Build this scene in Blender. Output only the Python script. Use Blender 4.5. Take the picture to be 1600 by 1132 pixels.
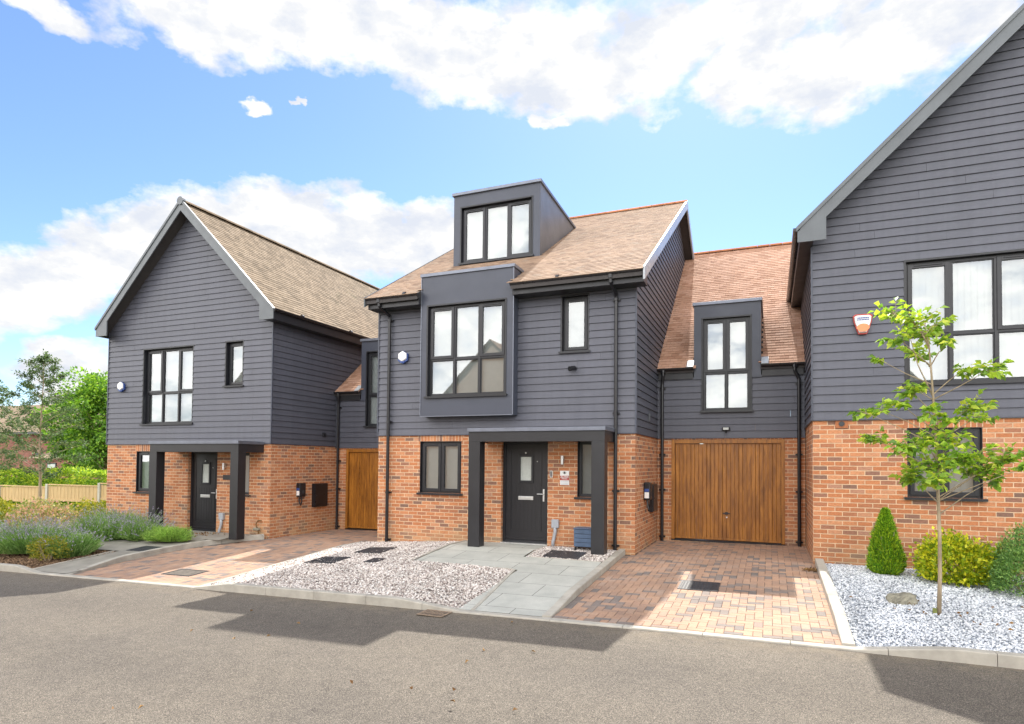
import bpy, bmesh, math, random
import numpy as np
from mathutils import Matrix, Vector
R = math.radians
rng = np.random.default_rng(7); random.seed(7)
SC = bpy.context.scene
for o in list(bpy.data.objects): bpy.data.objects.remove(o)

# ------------------------------------------------------------------ camera
cam_data = bpy.data.cameras.new('camera'); cam = bpy.data.objects.new('camera', cam_data)
SC.collection.objects.link(cam); SC.camera = cam
FPX, CY = 976.076, 698.082
cam_data.sensor_fit = 'HORIZONTAL'; cam_data.sensor_width = 36.0
cam_data.lens = FPX/1600*36.0
cam_data.shift_x = 0.0
cam_data.shift_y = (CY-566)/1600
cam_data.clip_start = 0.05; cam_data.clip_end = 5000
cam.matrix_world = Matrix.Translation((0, 0, 1.6957)) @ Matrix.Rotation(R(22.494), 4, 'Z') @ \
    Matrix.Rotation(R(90+1.530), 4, 'X') @ Matrix.Rotation(R(0.5295), 4, 'Z')

# ------------------------------------------------------------------ exposure
SC.render.engine = 'CYCLES'
SC.view_settings.view_transform = 'Standard'; SC.view_settings.look = 'None'
SC.view_settings.gamma = 1.0; SC.view_settings.exposure = 2.1
SC.render.resolution_x = 1024; SC.render.resolution_y = 724
SC.cycles.max_bounces = 8; SC.cycles.transparent_max_bounces = 12
SC.cycles.sample_clamp_indirect = 6.0

# ------------------------------------------------------------------ node helpers
class NT:
    def __init__(s, tree): s.t = tree; s.n = tree.nodes; s.l = tree.links
    def node(s, typ, **kw):
        n = s.n.new(typ)
        for k, v in kw.items(): setattr(n, k, v)
        return n
    def setin(s, n, i, v):
        if isinstance(v, bpy.types.NodeSocket): s.l.new(v, n.inputs[i])
        elif v is not None: n.inputs[i].default_value = v
    def math(s, op, a, b=None, c=None, clamp=False):
        n = s.n.new('ShaderNodeMath'); n.operation = op; n.use_clamp = clamp
        s.setin(n, 0, a); s.setin(n, 1, b)
        if c is not None: s.setin(n, 2, c)
        return n.outputs[0]
    def mix(s, f, a, b):
        n = s.n.new('ShaderNodeMix'); n.data_type = 'RGBA'
        s.setin(n, 0, f); s.setin(n, 6, c4(a)); s.setin(n, 7, c4(b)); return n.outputs[2]
    def mul(s, a, b, f=1.0):
        n = s.n.new('ShaderNodeMix'); n.data_type = 'RGBA'; n.blend_type = 'MULTIPLY'
        s.setin(n, 0, f); s.setin(n, 6, c4(a)); s.setin(n, 7, c4(b)); return n.outputs[2]
    def ramp(s, f, stops, interp='LINEAR'):
        n = s.n.new('ShaderNodeValToRGB'); cr = n.color_ramp; cr.interpolation = interp
        while len(cr.elements) < len(stops): cr.elements.new(0.5)
        for e, (p, c) in zip(cr.elements, stops):
            e.position = p; e.color = c4(c) if not isinstance(c, float) else (c, c, c, 1)
        s.l.new(f, n.inputs[0]); return n.outputs[0]
    def noise(s, vec, scale, detail=3, rough=.55, dist=0.0):
        n = s.n.new('ShaderNodeTexNoise'); s.setin(n, 'Vector', vec)
        n.inputs['Scale'].default_value = scale; n.inputs['Detail'].default_value = detail
        n.inputs['Roughness'].default_value = rough; n.inputs['Distortion'].default_value = dist
        return n.outputs[0]
    def scalevec(s, vec, sc):
        n = s.n.new('ShaderNodeVectorMath'); n.operation = 'MULTIPLY'
        s.l.new(vec, n.inputs[0]); n.inputs[1].default_value = sc; return n.outputs[0]
def c4(c):
    if isinstance(c, bpy.types.NodeSocket): return c
    return tuple(c) if len(c) == 4 else (*c, 1.0)

# ------------------------------------------------------------------ sky and sun
SUN = Vector((-.067, .663, .745)).normalized()
world = bpy.data.worlds.new('World'); SC.world = world; world.use_nodes = True
w = NT(world.node_tree); w.n.clear()
SKY_STR = 0.055
sky = w.node('ShaderNodeTexSky', sky_type='NISHITA', sun_disc=False, sun_elevation=math.asin(SUN.z),
             sun_rotation=math.atan2(SUN.x, SUN.y), altitude=60, air_density=1.0, dust_density=0.25, ozone_density=2.2)
tc = w.node('ShaderNodeTexCoord'); D = tc.outputs['Generated']
sep = w.node('ShaderNodeSeparateXYZ'); w.l.new(D, sep.inputs[0])
az = w.math('ARCTAN2', sep.outputs[0], sep.outputs[1]); el = w.math('ARCSINE', sep.outputs[2])
BLOBS = [(-1.055,.53,.076,.018),(-.854,.566,.105,.036),(-.73,.587,.116,.04),(-.584,.596,.113,.038),(-.482,.578,.125,.047),
 (-.346,.584,.123,.057),(-.233,.557,.109,.044),(-.143,.593,.086,.041),(-.021,.533,.062,.043),(-.003,.586,.052,.024),
 (.075,.522,.087,.048),(.162,.536,.085,.052),(.221,.539,.06,.038),(-.791,.487,.019,.008),(-.735,.496,.007,.003),
 (-.335,.513,.023,.011),(-1.046,.223,.068,.039),(-.986,.262,.067,.04),(-.92,.302,.064,.04),(-.831,.317,.106,.05),
 (-.743,.35,.094,.043),(-.677,.336,.108,.053),(-.579,.326,.101,.045),(-.519,.356,.061,.036),(-1.003,.116,.043,.029),(-.982,.092,.044,.051),
 (-1.15,.2,.12,.05),(-.7,.62,.3,.03),(.1,.61,.3,.03),(.4,.45,.15,.05)]
# domain-warped azimuth / elevation so cloud edges billow
nv = w.scalevec(D, (1, 1, 1.6))
wn1 = w.noise(nv, 9, 5, .55); wn2 = w.noise(w.scalevec(D, (1.3, 1.2, 2.1)), 11, 5, .55)
azw = w.math('ADD', az, w.math('MULTIPLY', w.math('SUBTRACT', wn1, .5), .16))
elw = w.math('ADD', el, w.math('MULTIPLY', w.math('SUBTRACT', wn2, .5), .085))
acc = None
for (a, e, ra, re) in BLOBS:
    da = w.math('MULTIPLY', w.math('SUBTRACT', azw, a), 1/(ra*1.12)); de = w.math('MULTIPLY', w.math('SUBTRACT', elw, e), 1/(re*1.12))
    r2 = w.math('ADD', w.math('MULTIPLY', da, da), w.math('MULTIPLY', de, de))
    g = w.math('SUBTRACT', 1.0, r2)
    acc = g if acc is None else w.math('SMOOTH_MAX', acc, g, .35)
fine = w.noise(nv, 26, 8, .62); big = w.noise(w.scalevec(D, (1, 1, 2.2)), 2.6, 6, .55)
dens = w.math('ADD', acc, w.math('MULTIPLY', w.math('SUBTRACT', fine, .5), 2.0))
# clouds in the rest of the sky, away from the patch laid out above
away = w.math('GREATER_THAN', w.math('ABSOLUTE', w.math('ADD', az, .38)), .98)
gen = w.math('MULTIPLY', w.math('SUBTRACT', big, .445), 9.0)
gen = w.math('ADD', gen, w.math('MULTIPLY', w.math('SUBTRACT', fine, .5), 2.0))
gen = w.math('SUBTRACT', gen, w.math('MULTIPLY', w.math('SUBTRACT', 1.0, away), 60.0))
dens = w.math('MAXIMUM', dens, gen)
alpha = w.ramp(w.math('MULTIPLY_ADD', dens, .5, .3), [(0.08, (0, 0, 0)), (.28, (.5, .5, .5)), (.5, (1, 1, 1))])
shade = w.noise(w.scalevec(D, (1, 1, 1.9)), 13, 6, .6)
ccol = w.ramp(shade, [(.34, (.80, .845, .94)), (.48, (.97, .98, 1.0)), (.56, (1.15, 1.15, 1.15))])
cl = w.mul(ccol, (4.2, 4.2, 4.2))
# clouds opposite the sun, boosted as unseen fill light for the shaded house fronts
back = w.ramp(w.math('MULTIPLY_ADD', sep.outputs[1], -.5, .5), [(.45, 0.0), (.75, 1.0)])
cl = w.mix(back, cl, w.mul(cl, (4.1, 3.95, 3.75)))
skycol = w.mul(sky.outputs[0], (.76, .83, .97))
# lift towards the horizon comes from the sky texture itself; clouds are laid over it
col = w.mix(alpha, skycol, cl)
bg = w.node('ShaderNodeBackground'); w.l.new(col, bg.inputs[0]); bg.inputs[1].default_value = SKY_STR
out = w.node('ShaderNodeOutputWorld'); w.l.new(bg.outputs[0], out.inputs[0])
world.cycles.sampling_method = 'MANUAL'; world.cycles.sample_map_resolution = 1024

sd = bpy.data.lights.new('sun', 'SUN'); sd.energy = 1.85; sd.angle = R(.53); sd.color = (1.0, .95, .87)
so = bpy.data.objects.new('sun', sd); SC.collection.objects.link(so)
so.rotation_euler = SUN.to_track_quat('Z', 'Y').to_euler(); so.location = (0, 30, 40)

# ------------------------------------------------------------------ ground height
def L_(x): return -0.018*(math.log1p(math.exp(-max(x, -34))) if x < 20 else 0.0)
def G(x, y):
    l = L_(x)
    if y >= 12: d = 0
    elif y >= 8: d = -.055*(12-y)
    else: d = -.22-.012*(8-max(y, -3))
    return l+d
def bed(y): return max(.03, .105-.075*(y-7.6)/4.4)

# ------------------------------------------------------------------ mesh builder
ORG = {}
def tag(o, label=None, cat=None, group=None, kind=None):
    if label: o['label'] = label
    if cat: o['category'] = cat
    if group: o['group'] = group
    if kind: o['kind'] = kind
    return o
def thing(name, label, cat, loc=(0, 0, 0), group=None):
    o = bpy.data.objects.new(name, None); SC.collection.objects.link(o)
    o.location = loc; o.empty_display_size = .2; ORG[o.name] = Vector(loc)
    return tag(o, label, cat, group)
class MB:
    def __init__(s): s.v = []; s.f = []; s.r = []
    def add(s, vs, fs, r=None):
        n = len(s.v); s.v += [tuple(p) for p in vs]; r = random.random() if r is None else r
        for f in fs: s.f.append(tuple(i+n for i in f)); s.r.append(r)
        return s
    def quad(s, a, b, c, d, r=None): return s.add([a, b, c, d], [(0, 1, 2, 3)], r)
    def box(s, x0, x1, y0, y1, z0, z1, r=None):
        return s.add([(x0,y0,z0),(x1,y0,z0),(x1,y1,z0),(x0,y1,z0),(x0,y0,z1),(x1,y0,z1),(x1,y1,z1),(x0,y1,z1)],
            [(0,3,2,1),(4,5,6,7),(0,1,5,4),(1,2,6,5),(2,3,7,6),(3,0,4,7)], r)
    def prism(s, poly, f0, f1, r=None):           # poly of 2D points; f0, f1 map a point to 3D
        n = len(poly); vs = [f0(*p) for p in poly]+[f1(*p) for p in poly]
        fs = [tuple(range(n))[::-1], tuple(range(n, 2*n))]+[(i, (i+1) % n, n+(i+1) % n, n+i) for i in range(n)]
        return s.add(vs, fs, r)
    def tube(s, pts, rad, seg=8, caps=True, r=None):
        pts = [Vector(p) for p in pts]; rads = rad if isinstance(rad, (list, tuple)) else [rad]*len(pts)
        rings = []; up = Vector((0, 0, 1)); prev = None
        for i, p in enumerate(pts):
            d = (pts[min(i+1, len(pts)-1)]-pts[max(i-1, 0)]).normalized()
            if prev is None:
                a = d.cross(up if abs(d.z) < .95 else Vector((1, 0, 0))).normalized()
            else: a = (prev-d*prev.dot(d)).normalized()
            prev = a; b = d.cross(a)
            rings.append([p+(a*math.cos(t)+b*math.sin(t))*rads[i] for t in [2*math.pi*k/seg for k in range(seg)]])
        vs = [q for rg in rings for q in rg]; fs = []
        for i in range(len(pts)-1):
            for k in range(seg):
                k2 = (k+1) % seg; fs.append((i*seg+k, i*seg+k2, (i+1)*seg+k2, (i+1)*seg+k))
        if caps: fs += [tuple(range(seg))[::-1], tuple(range((len(pts)-1)*seg, len(pts)*seg))]
        return s.add(vs, fs, r)
    def build(s, name, m, parent=None, bevel=0, smooth=False, label=None, cat=None, group=None, kind=None, loc=None):
        if parent is not None: org = ORG[parent.name]; oloc = (0, 0, 0)
        elif loc is not None: org = Vector(loc); oloc = loc
        elif kind == 'structure' or kind == 'stuff': org = Vector((0, 0, 0)); oloc = (0, 0, 0)
        else:
            a = np.array(s.v); org = Vector(((a[:, 0].min()+a[:, 0].max())/2, (a[:, 1].min()+a[:, 1].max())/2, a[:, 2].min())); oloc = org
        me = bpy.data.meshes.new(name)
        a = np.array(s.v, dtype=float)-np.array(org)
        me.from_pydata(a.tolist(), [], s.f); me.update()
        at = me.attributes.new('rnd', 'FLOAT', 'FACE'); at.data.foreach_set('value', np.array(s.r, dtype=np.float32))
        if name != 'pane':     # panes are wound to face the street already
            bm = bmesh.new(); bm.from_mesh(me); bmesh.ops.recalc_face_normals(bm, faces=bm.faces); bm.to_mesh(me); bm.free()
        me.materials.append(m)
        o = bpy.data.objects.new(name, me); SC.collection.objects.link(o)
        o.location = oloc; ORG[o.name] = Vector(org)
        if parent is not None: o.parent = parent
        if smooth:
            me.polygons.foreach_set('use_smooth', [True]*len(me.polygons))
        if bevel:
            b = o.modifiers.new('bevel', 'BEVEL'); b.width = bevel; b.segments = 2; b.limit_method = 'ANGLE'; b.angle_limit = R(50)
        return tag(o, label, cat, group, kind)
def raw(name, verts, faces, rnd, m, parent=None, org=(0, 0, 0), **kw):   # big numpy meshes, faces (n,k)
    me = bpy.data.meshes.new(name); V = np.asarray(verts, dtype=np.float32)-np.array(org, dtype=np.float32)
    F = np.asarray(faces, dtype=np.int32); n, k = F.shape
    me.vertices.add(len(V)); me.vertices.foreach_set('co', V.ravel())
    me.loops.add(n*k); me.loops.foreach_set('vertex_index', F.ravel())
    me.polygons.add(n); me.polygons.foreach_set('loop_start', np.arange(n, dtype=np.int32)*k)
    me.update(calc_edges=True); me.validate()
    at = me.attributes.new('rnd', 'FLOAT', 'FACE'); at.data.foreach_set('value', np.asarray(rnd, dtype=np.float32))
    me.materials.append(m); o = bpy.data.objects.new(name, me); SC.collection.objects.link(o)
    if parent is not None: o.parent = parent
    else: o.location = org
    ORG[o.name] = Vector(org)
    return tag(o, **kw)

# ------------------------------------------------------------------ materials
def newmat(name):
    m = bpy.data.materials.new(name); m.use_nodes = True; t = NT(m.node_tree)
    p = t.n['Principled BSDF']; return m, t, p
def bump(t, p, h, strength=.3, dist=.01):
    b = t.node('ShaderNodeBump'); b.inputs['Strength'].default_value = strength; b.inputs['Distance'].default_value = dist
    t.l.new(h, b.inputs['Height']); t.l.new(b.outputs[0], p.inputs['Normal']); return b
def geo(t): return t.node('ShaderNodeNewGeometry').outputs['Position']
def rnd(t): return t.node('ShaderNodeAttribute', attribute_name='rnd').outputs['Fac']
def simple(name, col, rough=.5, metal=0.0, var=.12, vscale=6, bmp=.1, bscale=60, spec=.5, coat=0.0, stretch=(1, 1, 1)):
    m, t, p = newmat(name); P = t.scalevec(geo(t), stretch)
    n = t.noise(P, vscale, 5, .6)
    t.l.new(t.mix(t.ramp(n, [(.3, 0.0), (.7, 1.0)]), [c*(1-var) for c in col], [c*(1+var) for c in col]), p.inputs['Base Color'])
    r2 = t.noise(P, vscale*2.3, 4, .6)
    t.l.new(t.math('MULTIPLY_ADD', r2, .25, rough-.125, clamp=True), p.inputs['Roughness'])
    p.inputs['Metallic'].default_value = metal; p.inputs['Specular IOR Level'].default_value = spec
    p.inputs['Coat Weight'].default_value = coat
    if bmp: bump(t, p, t.noise(P, bscale, 4, .6), bmp, .004)
    return m
M = {}
# brick
def brickmat(name, soldier=False, ramp=None, mortar=(.66, .49, .33), bw=.225, rh=.0775, stain=True):
    m, t, p = newmat(name); g = t.node('ShaderNodeNewGeometry')
    s1 = t.node('ShaderNodeSeparateXYZ'); t.l.new(g.outputs['Position'], s1.inputs[0])
    s2 = t.node('ShaderNodeSeparateXYZ'); t.l.new(g.outputs['True Normal'], s2.inputs[0])
    side = t.math('GREATER_THAN', t.math('ABSOLUTE', s2.outputs[0]), .5)
    u = t.math('ADD', t.math('MULTIPLY', side, t.math('ADD', s1.outputs[1], .06)), t.math('MULTIPLY', t.math('SUBTRACT', 1.0, side), s1.outputs[0]))
    cb = t.node('ShaderNodeCombineXYZ')
    zz = t.math('ADD', s1.outputs[2], .005)
    if soldier: t.l.new(t.math('ADD', zz, .0), cb.inputs[0]); t.l.new(u, cb.inputs[1])
    else: t.l.new(u, cb.inputs[0]); t.l.new(zz, cb.inputs[1])
    # slightly wobbly joints
    wob = t.node('ShaderNodeVectorMath', operation='ADD'); t.l.new(cb.outputs[0], wob.inputs[0])
    nz = t.node('ShaderNodeTexNoise'); nz.inputs['Scale'].default_value = 14; t.l.new(g.outputs['Position'], nz.inputs['Vector'])
    sub = t.node('ShaderNodeVectorMath', operation='MULTIPLY_ADD'); t.l.new(nz.outputs['Color'], sub.inputs[0])
    sub.inputs[1].default_value = (.008, .006, 0); sub.inputs[2].default_value = (-.004, -.003, 0)
    t.l.new(sub.outputs[0], wob.inputs[1])
    b = t.node('ShaderNodeTexBrick'); t.l.new(wob.outputs[0], b.inputs['Vector'])
    b.inputs['Scale'].default_value = 1; b.inputs['Brick Width'].default_value = bw if not soldier else 10
    b.inputs['Row Height'].default_value = rh; b.inputs['Mortar Size'].default_value = .0072; b.inputs['Mortar Smooth'].default_value = .25
    b.inputs['Color1'].default_value = (0, 0, 0, 1); b.inputs['Color2'].default_value = (1, 1, 1, 1); b.inputs['Mortar'].default_value = (.5, .5, .5, 1)
    ramp = ramp or [(0, (.20, .125, .095)), (.09, (.28, .15, .105)), (.18, (.38, .17, .095)), (.42, (.44, .175, .08)), (.68, (.51, .21, .095)), (.9, (.56, .27, .14)), (1, (.40, .22, .15))]
    bc = t.ramp(b.outputs['Color'], ramp)
    gn = t.noise(t.scalevec(g.outputs['Position'], (1, 1, 2.2)), 24, 6, .7)
    bc = t.mul(bc, t.ramp(gn, [(.3, (.72, .70, .68)), (.65, (1.15, 1.12, 1.1))]))
    mc = t.mul(mortar, t.ramp(t.noise(g.outputs['Position'], 9, 4), [(.3, (.8, .8, .8)), (.7, (1.1, 1.08, 1.05))]))
    col = t.mix(b.outputs['Fac'], bc, mc)
    if stain:
        lo = t.math('MULTIPLY', t.ramp(t.math('MULTIPLY_ADD', s1.outputs[2], 1.0, .4), [(.35, 1.0), (1.1, 0.0)]), t.ramp(t.noise(g.outputs['Position'], 2.3, 5, .65), [(.40, 0.0), (.7, .6)]))
        col = t.mix(lo, col, (.50, .36, .2))
    t.l.new(col, p.inputs['Base Color']); p.inputs['Roughness'].default_value = .88; p.inputs['Specular IOR Level'].default_value = .25
    h = t.math('ADD', t.math('MULTIPLY', t.math('SUBTRACT', 1.0, b.outputs['Fac']), 1.0), t.math('MULTIPLY', gn, .35))
    bump(t, p, h, .8, .006); return m
M['brick'] = brickmat('orange_multi_brick')
M['soldier'] = brickmat('soldier_course_brick', soldier=True, stain=False)
M['redbrick'] = brickmat('dull_red_brick', ramp=[(0, (.16, .06, .05)), (.5, (.27, .095, .075)), (1, (.33, .13, .1))], mortar=(.36, .27, .22), stain=False)
# weatherboard
def boardmat(name, col):
    m, t, p = newmat(name); P = geo(t); r = rnd(t)
    n = t.noise(t.scalevec(P, (1, 1, 8)), 2.2, 6, .65)
    c = t.mix(t.ramp(n, [(.3, 0.0), (.72, 1.0)]), [x*.86 for x in col], [x*1.12 for x in col])
    c = t.mul(c, t.ramp(r, [(0, (.965, .965, .965)), (1, (1.035, 1.035, 1.035))]))
    st = t.noise(t.scalevec(P, (9, 9, .5)), 1.0, 5, .6); c = t.mul(c, t.ramp(st, [(.35, (.93, .93, .935)), (.65, (1.06, 1.06, 1.06))]))
    sp = t.noise(P, 5.5, 8, .8); c = t.mix(t.ramp(sp, [(.70, 0.0), (.76, .3)]), c, (.22, .22, .24))
    t.l.new(c, p.inputs['Base Color']); t.l.new(t.math('MULTIPLY_ADD', n, .3, .34), p.inputs['Roughness'])
    bump(t, p, t.noise(t.scalevec(P, (1.5, 1.5, 26)), 9, 6, .7), .35, .004); return m
M['board'] = boardmat('anthracite_weatherboard', (.083, .087, .110))
M['panel'] = simple('anthracite_smooth_panel', (.050, .057, .080), .42, var=.12, vscale=1.6, bmp=.05, bscale=20)
M['cheek'] = simple('dormer_lead_cheek', (.17, .175, .19), .38, metal=.35, var=.2, vscale=1.2, bmp=.12, bscale=6)
M['black'] = simple('black_upvc', (.010, .010, .013), .32, var=.2, bmp=.03)
M['frame'] = simple('anthracite_window_frame', (.013, .014, .018), .36, var=.12, bmp=.02)
M['porch'] = simple('dark_grey_porch_casing', (.018, .018, .021), .42, var=.15, vscale=2, bmp=.03)
M['trim'] = simple('pale_metal_trim', (.17, .185, .225), .38, metal=.5, var=.12, bmp=.03)
M['barge'] = simple('grey_bargeboard', (.105, .118, .13), .4, var=.12, vscale=2.5, bmp=.06, bscale=15)
M['bargelight'] = simple('light_grey_bargeboard', (.40, .42, .45), .3, var=.16, vscale=3, bmp=.05)
M['gutter'] = simple('black_gutter', (.022, .020, .022), .3, var=.2, bmp=.02)
M['doorblack'] = simple('charcoal_door_skin', (.014, .0135, .016), .4, var=.15, bmp=.12, bscale=30, stretch=(3, 3, .3))
M['chrome'] = simple('brushed_steel', (.66, .66, .65), .42, metal=.9, var=.06, bmp=.02)
M['white'] = simple('white_plastic', (.78, .78, .77), .35, var=.04, bmp=0)
M['blueplastic'] = simple('blue_plastic', (.03, .07, .26), .35, var=.05, bmp=0)
M['redplastic'] = simple('red_plastic', (.40, .035, .02), .35, var=.08, bmp=0)
M['orangeplastic'] = simple('orange_print', (.75, .25, .10), .4, var=.05, bmp=0)
M['greyplastic'] = simple('grey_plastic', (.33, .35, .38), .45, var=.12, bmp=.03)
M['paintblue'] = simple('blue_painted_slats', (.075, .12, .20), .5, var=.18, bmp=.1)
M['room'] = simple('interior_plaster', (.35, .34, .33), .8, bmp=0)
M['leadwhite'] = simple('lead_flashing', (.42, .44, .46), .5, metal=.3, var=.2, bmp=.1)
# golden oak garage
def oak():
    m, t, p = newmat('golden_oak_foil'); P = geo(t)
    n = t.noise(t.scalevec(P, (1, 1, .09)), 26, 8, .7, .6); n2 = t.noise(t.scalevec(P, (1, 1, .22)), 7, 4, .6)
    c = t.ramp(n, [(.28, (.15, .055, .009)), (.5, (.36, .14, .018)), (.72, (.50, .215, .032))])
    c = t.mul(c, t.ramp(n2, [(.3, (.62, .58, .55)), (.6, (1.05, 1.05, 1.05))]))
    t.l.new(c, p.inputs['Base Color']); p.inputs['Roughness'].default_value = .42
    bump(t, p, n, .12, .003); return m
M['oak'] = oak()
# roof tiles
def tilemat(name, stops):
    m, t, p = newmat(name); P = geo(t); r = rnd(t)
    c = t.ramp(r, stops)
    n = t.noise(P, 1.1, 5, .6); n2 = t.noise(P, 45, 4, .6)
    c = t.mul(c, t.ramp(n, [(.3, (.90, .90, .90)), (.7, (1.06, 1.05, 1.04))]))
    c = t.mul(c, t.ramp(n2, [(.3, (.88, .88, .88)), (.7, (1.07, 1.07, 1.07))]))
    mo = t.noise(P, .8, 6, .75); c = t.mix(t.ramp(mo, [(.60, 0.0), (.70, .35)]), c, (.20, .19, .10))
    t.l.new(c, p.inputs['Base Color']); p.inputs['Roughness'].default_value = .85; p.inputs['Specular IOR Level'].default_value = .12
    bump(t, p, n2, .3, .004); return m
M['tile'] = tilemat('clay_roof_tile', [(0, (.24, .165, .12)), (.2, (.30, .21, .152)), (.5, (.34, .24, .172)), (.8, (.375, .268, .195)), (1, (.31, .24, .185))])
M['tileorange'] = tilemat('orange_clay_roof_tile', [(0, (.34, .185, .12)), (.25, (.42, .245, .165)), (.6, (.46, .275, .19)), (1, (.50, .31, .225))])
M['tilebrown'] = tilemat('tan_roof_tile', [(0, (.17, .13, .088)), (.5, (.245, .188, .13)), (1, (.29, .226, .16))])
M['ridge'] = tilemat('terracotta_ridge', [(0, (.34, .13, .06)), (1, (.47, .20, .10))])
M['slab'] = simple('roof_underlay', (.05, .045, .045), .8, bmp=0)
# paving blocks
def pavemat():
    m, t, p = newmat('block_paving'); P = geo(t); r = rnd(t)
    c = t.ramp(r, [(0, (.19, .165, .15)), (.12, (.24, .195, .17)), (.2, (.34, .225, .165)), (.5, (.40, .25, .17)), (.8, (.44, .28, .19)), (1, (.35, .255, .20))])
    n = t.noise(P, 60, 5, .7); n2 = t.noise(P, .9, 4, .6)
    c = t.mul(c, t.ramp(n, [(.3, (.78, .78, .78)), (.7, (1.12, 1.12, 1.12))]))
    c = t.mul(c, t.ramp(n2, [(.35, (.80, .80, .80)), (.65, (1.08, 1.07, 1.05))]))
    t.l.new(c, p.inputs['Base Color']); p.inputs['Roughness'].default_value = .85
    bump(t, p, n, .35, .004); return m
M['pave'] = pavemat()
M['joint'] = simple('jointing_sand', (.10, .085, .07), .95, var=.3, vscale=14, bmp=.3)
def asphalt():
    m, t, p = newmat('asphalt'); P = geo(t)
    v = t.node('ShaderNodeTexVoronoi'); v.inputs['Scale'].default_value = 150; t.l.new(P, v.inputs['Vector'])
    sp = t.node('ShaderNodeSeparateColor'); t.l.new(v.outputs['Color'], sp.inputs[0])
    c = t.ramp(sp.outputs[0], [(0, (.098, .086, .072)), (.45, (.172, .150, .123)), (.8, (.232, .202, .165)), (1, (.34, .295, .245))])
    e = t.ramp(v.outputs['Distance'], [(.15, (1.15, 1.15, 1.15)), (.75, (.45, .45, .45))])
    c = t.mul(c, e); n = t.noise(P, .55, 5, .6); n3 = t.noise(P, 7, 5, .6)
    c = t.mul(c, t.ramp(n, [(.32, (.88, .88, .89)), (.68, (1.10, 1.09, 1.06))]))
    c = t.mul(c, t.ramp(n3, [(.3, (.90, .90, .90)), (.7, (1.08, 1.08, 1.08))]))
    sx = t.node('ShaderNodeSeparateXYZ'); t.l.new(P, sx.inputs[0])
    # worn wheel tracks along the road, dusty gutter strip by the kerb, odd drips
    tw = t.math('SINE', t.math('ADD', t.math('MULTIPLY', sx.outputs[1], 3.6), t.math('MULTIPLY', t.noise(P, .25, 2), 3.0)))
    c = t.mul(c, t.ramp(t.math('MULTIPLY_ADD', tw, .5, .5), [(.0, (.95, .95, .95)), (1, (1.05, 1.05, 1.045))]))
    gut = t.ramp(t.math('MULTIPLY_ADD', sx.outputs[1], 1.0, -6.4), [(.55, 0.0), (1.0, .5)])
    c = t.mix(t.math('MULTIPLY', gut, t.ramp(n3, [(.35, 0.0), (.65, 1.0)])), c, (.22, .175, .12))
    drip = t.ramp(t.noise(t.scalevec(P, (1, 1, 1)), 1.9, 7, .7), [(.66, (1, 1, 1)), (.72, (.72, .72, .73))])
    c = t.mul(c, drip)
    t.l.new(c, p.inputs['Base Color']); p.inputs['Roughness'].default_value = .85; p.inputs['Specular IOR Level'].default_value = .3
    bump(t, p, t.math('SUBTRACT', 1.0, v.outputs['Distance']), .7, .006); return m
M['asphalt'] = asphalt()
def slabs():
    m, t, p = newmat('grey_paving_slab'); P = geo(t)
    b = t.node('ShaderNodeTexBrick'); t.l.new(P, b.inputs['Vector']); b.inputs['Scale'].default_value = 1
    b.inputs['Brick Width'].default_value = .9; b.inputs['Row Height'].default_value = .6; b.inputs['Mortar Size'].default_value = .005; b.inputs['Mortar Smooth'].default_value = .2
    b.inputs['Color1'].default_value = (.42, .42, .385, 1); b.inputs['Color2'].default_value = (.46, .46, .42, 1); b.inputs['Mortar'].default_value = (.09, .085, .08, 1)
    n = t.noise(P, 2.2, 6, .65); n2 = t.noise(P, 120, 3, .6)
    c = t.mul(b.outputs[0], t.ramp(n, [(.3, (.82, .83, .82)), (.7, (1.12, 1.12, 1.1))]))
    c = t.mul(c, t.ramp(n2, [(.3, (.86, .86, .86)), (.7, (1.1, 1.1, 1.1))]))
    t.l.new(c, p.inputs['Base Color']); p.inputs['Roughness'].default_value = .8
    h = t.math('ADD', t.math('SUBTRACT', 1.0, b.outputs['Fac']), t.math('MULTIPLY', n2, .1)); bump(t, p, h, .5, .005); return m
M['slabs'] = slabs()
M['slabsold'] = simple('weathered_concrete_path', (.25, .235, .20), .85, var=.18, vscale=2.5, bmp=.3, bscale=90)
M['kerb'] = simple('concrete_kerb', (.38, .355, .305), .85, var=.22, vscale=3.5, bmp=.35, bscale=90)
M['earth'] = simple('garden_earth', (.12, .10, .07), .95, var=.35, vscale=3, bmp=.6, bscale=25)
M['grass'] = simple('rough_grass', (.07, .11, .03), .9, var=.4, vscale=2, bmp=.6, bscale=40)
M['mulch'] = simple('bark_mulch_base', (.12, .075, .045), .95, var=.4, vscale=18, bmp=.9, bscale=40)
M['iron'] = simple('cast_iron_cover', (.035, .037, .042), .5, var=.3, vscale=12, bmp=.3, bscale=60)
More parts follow.
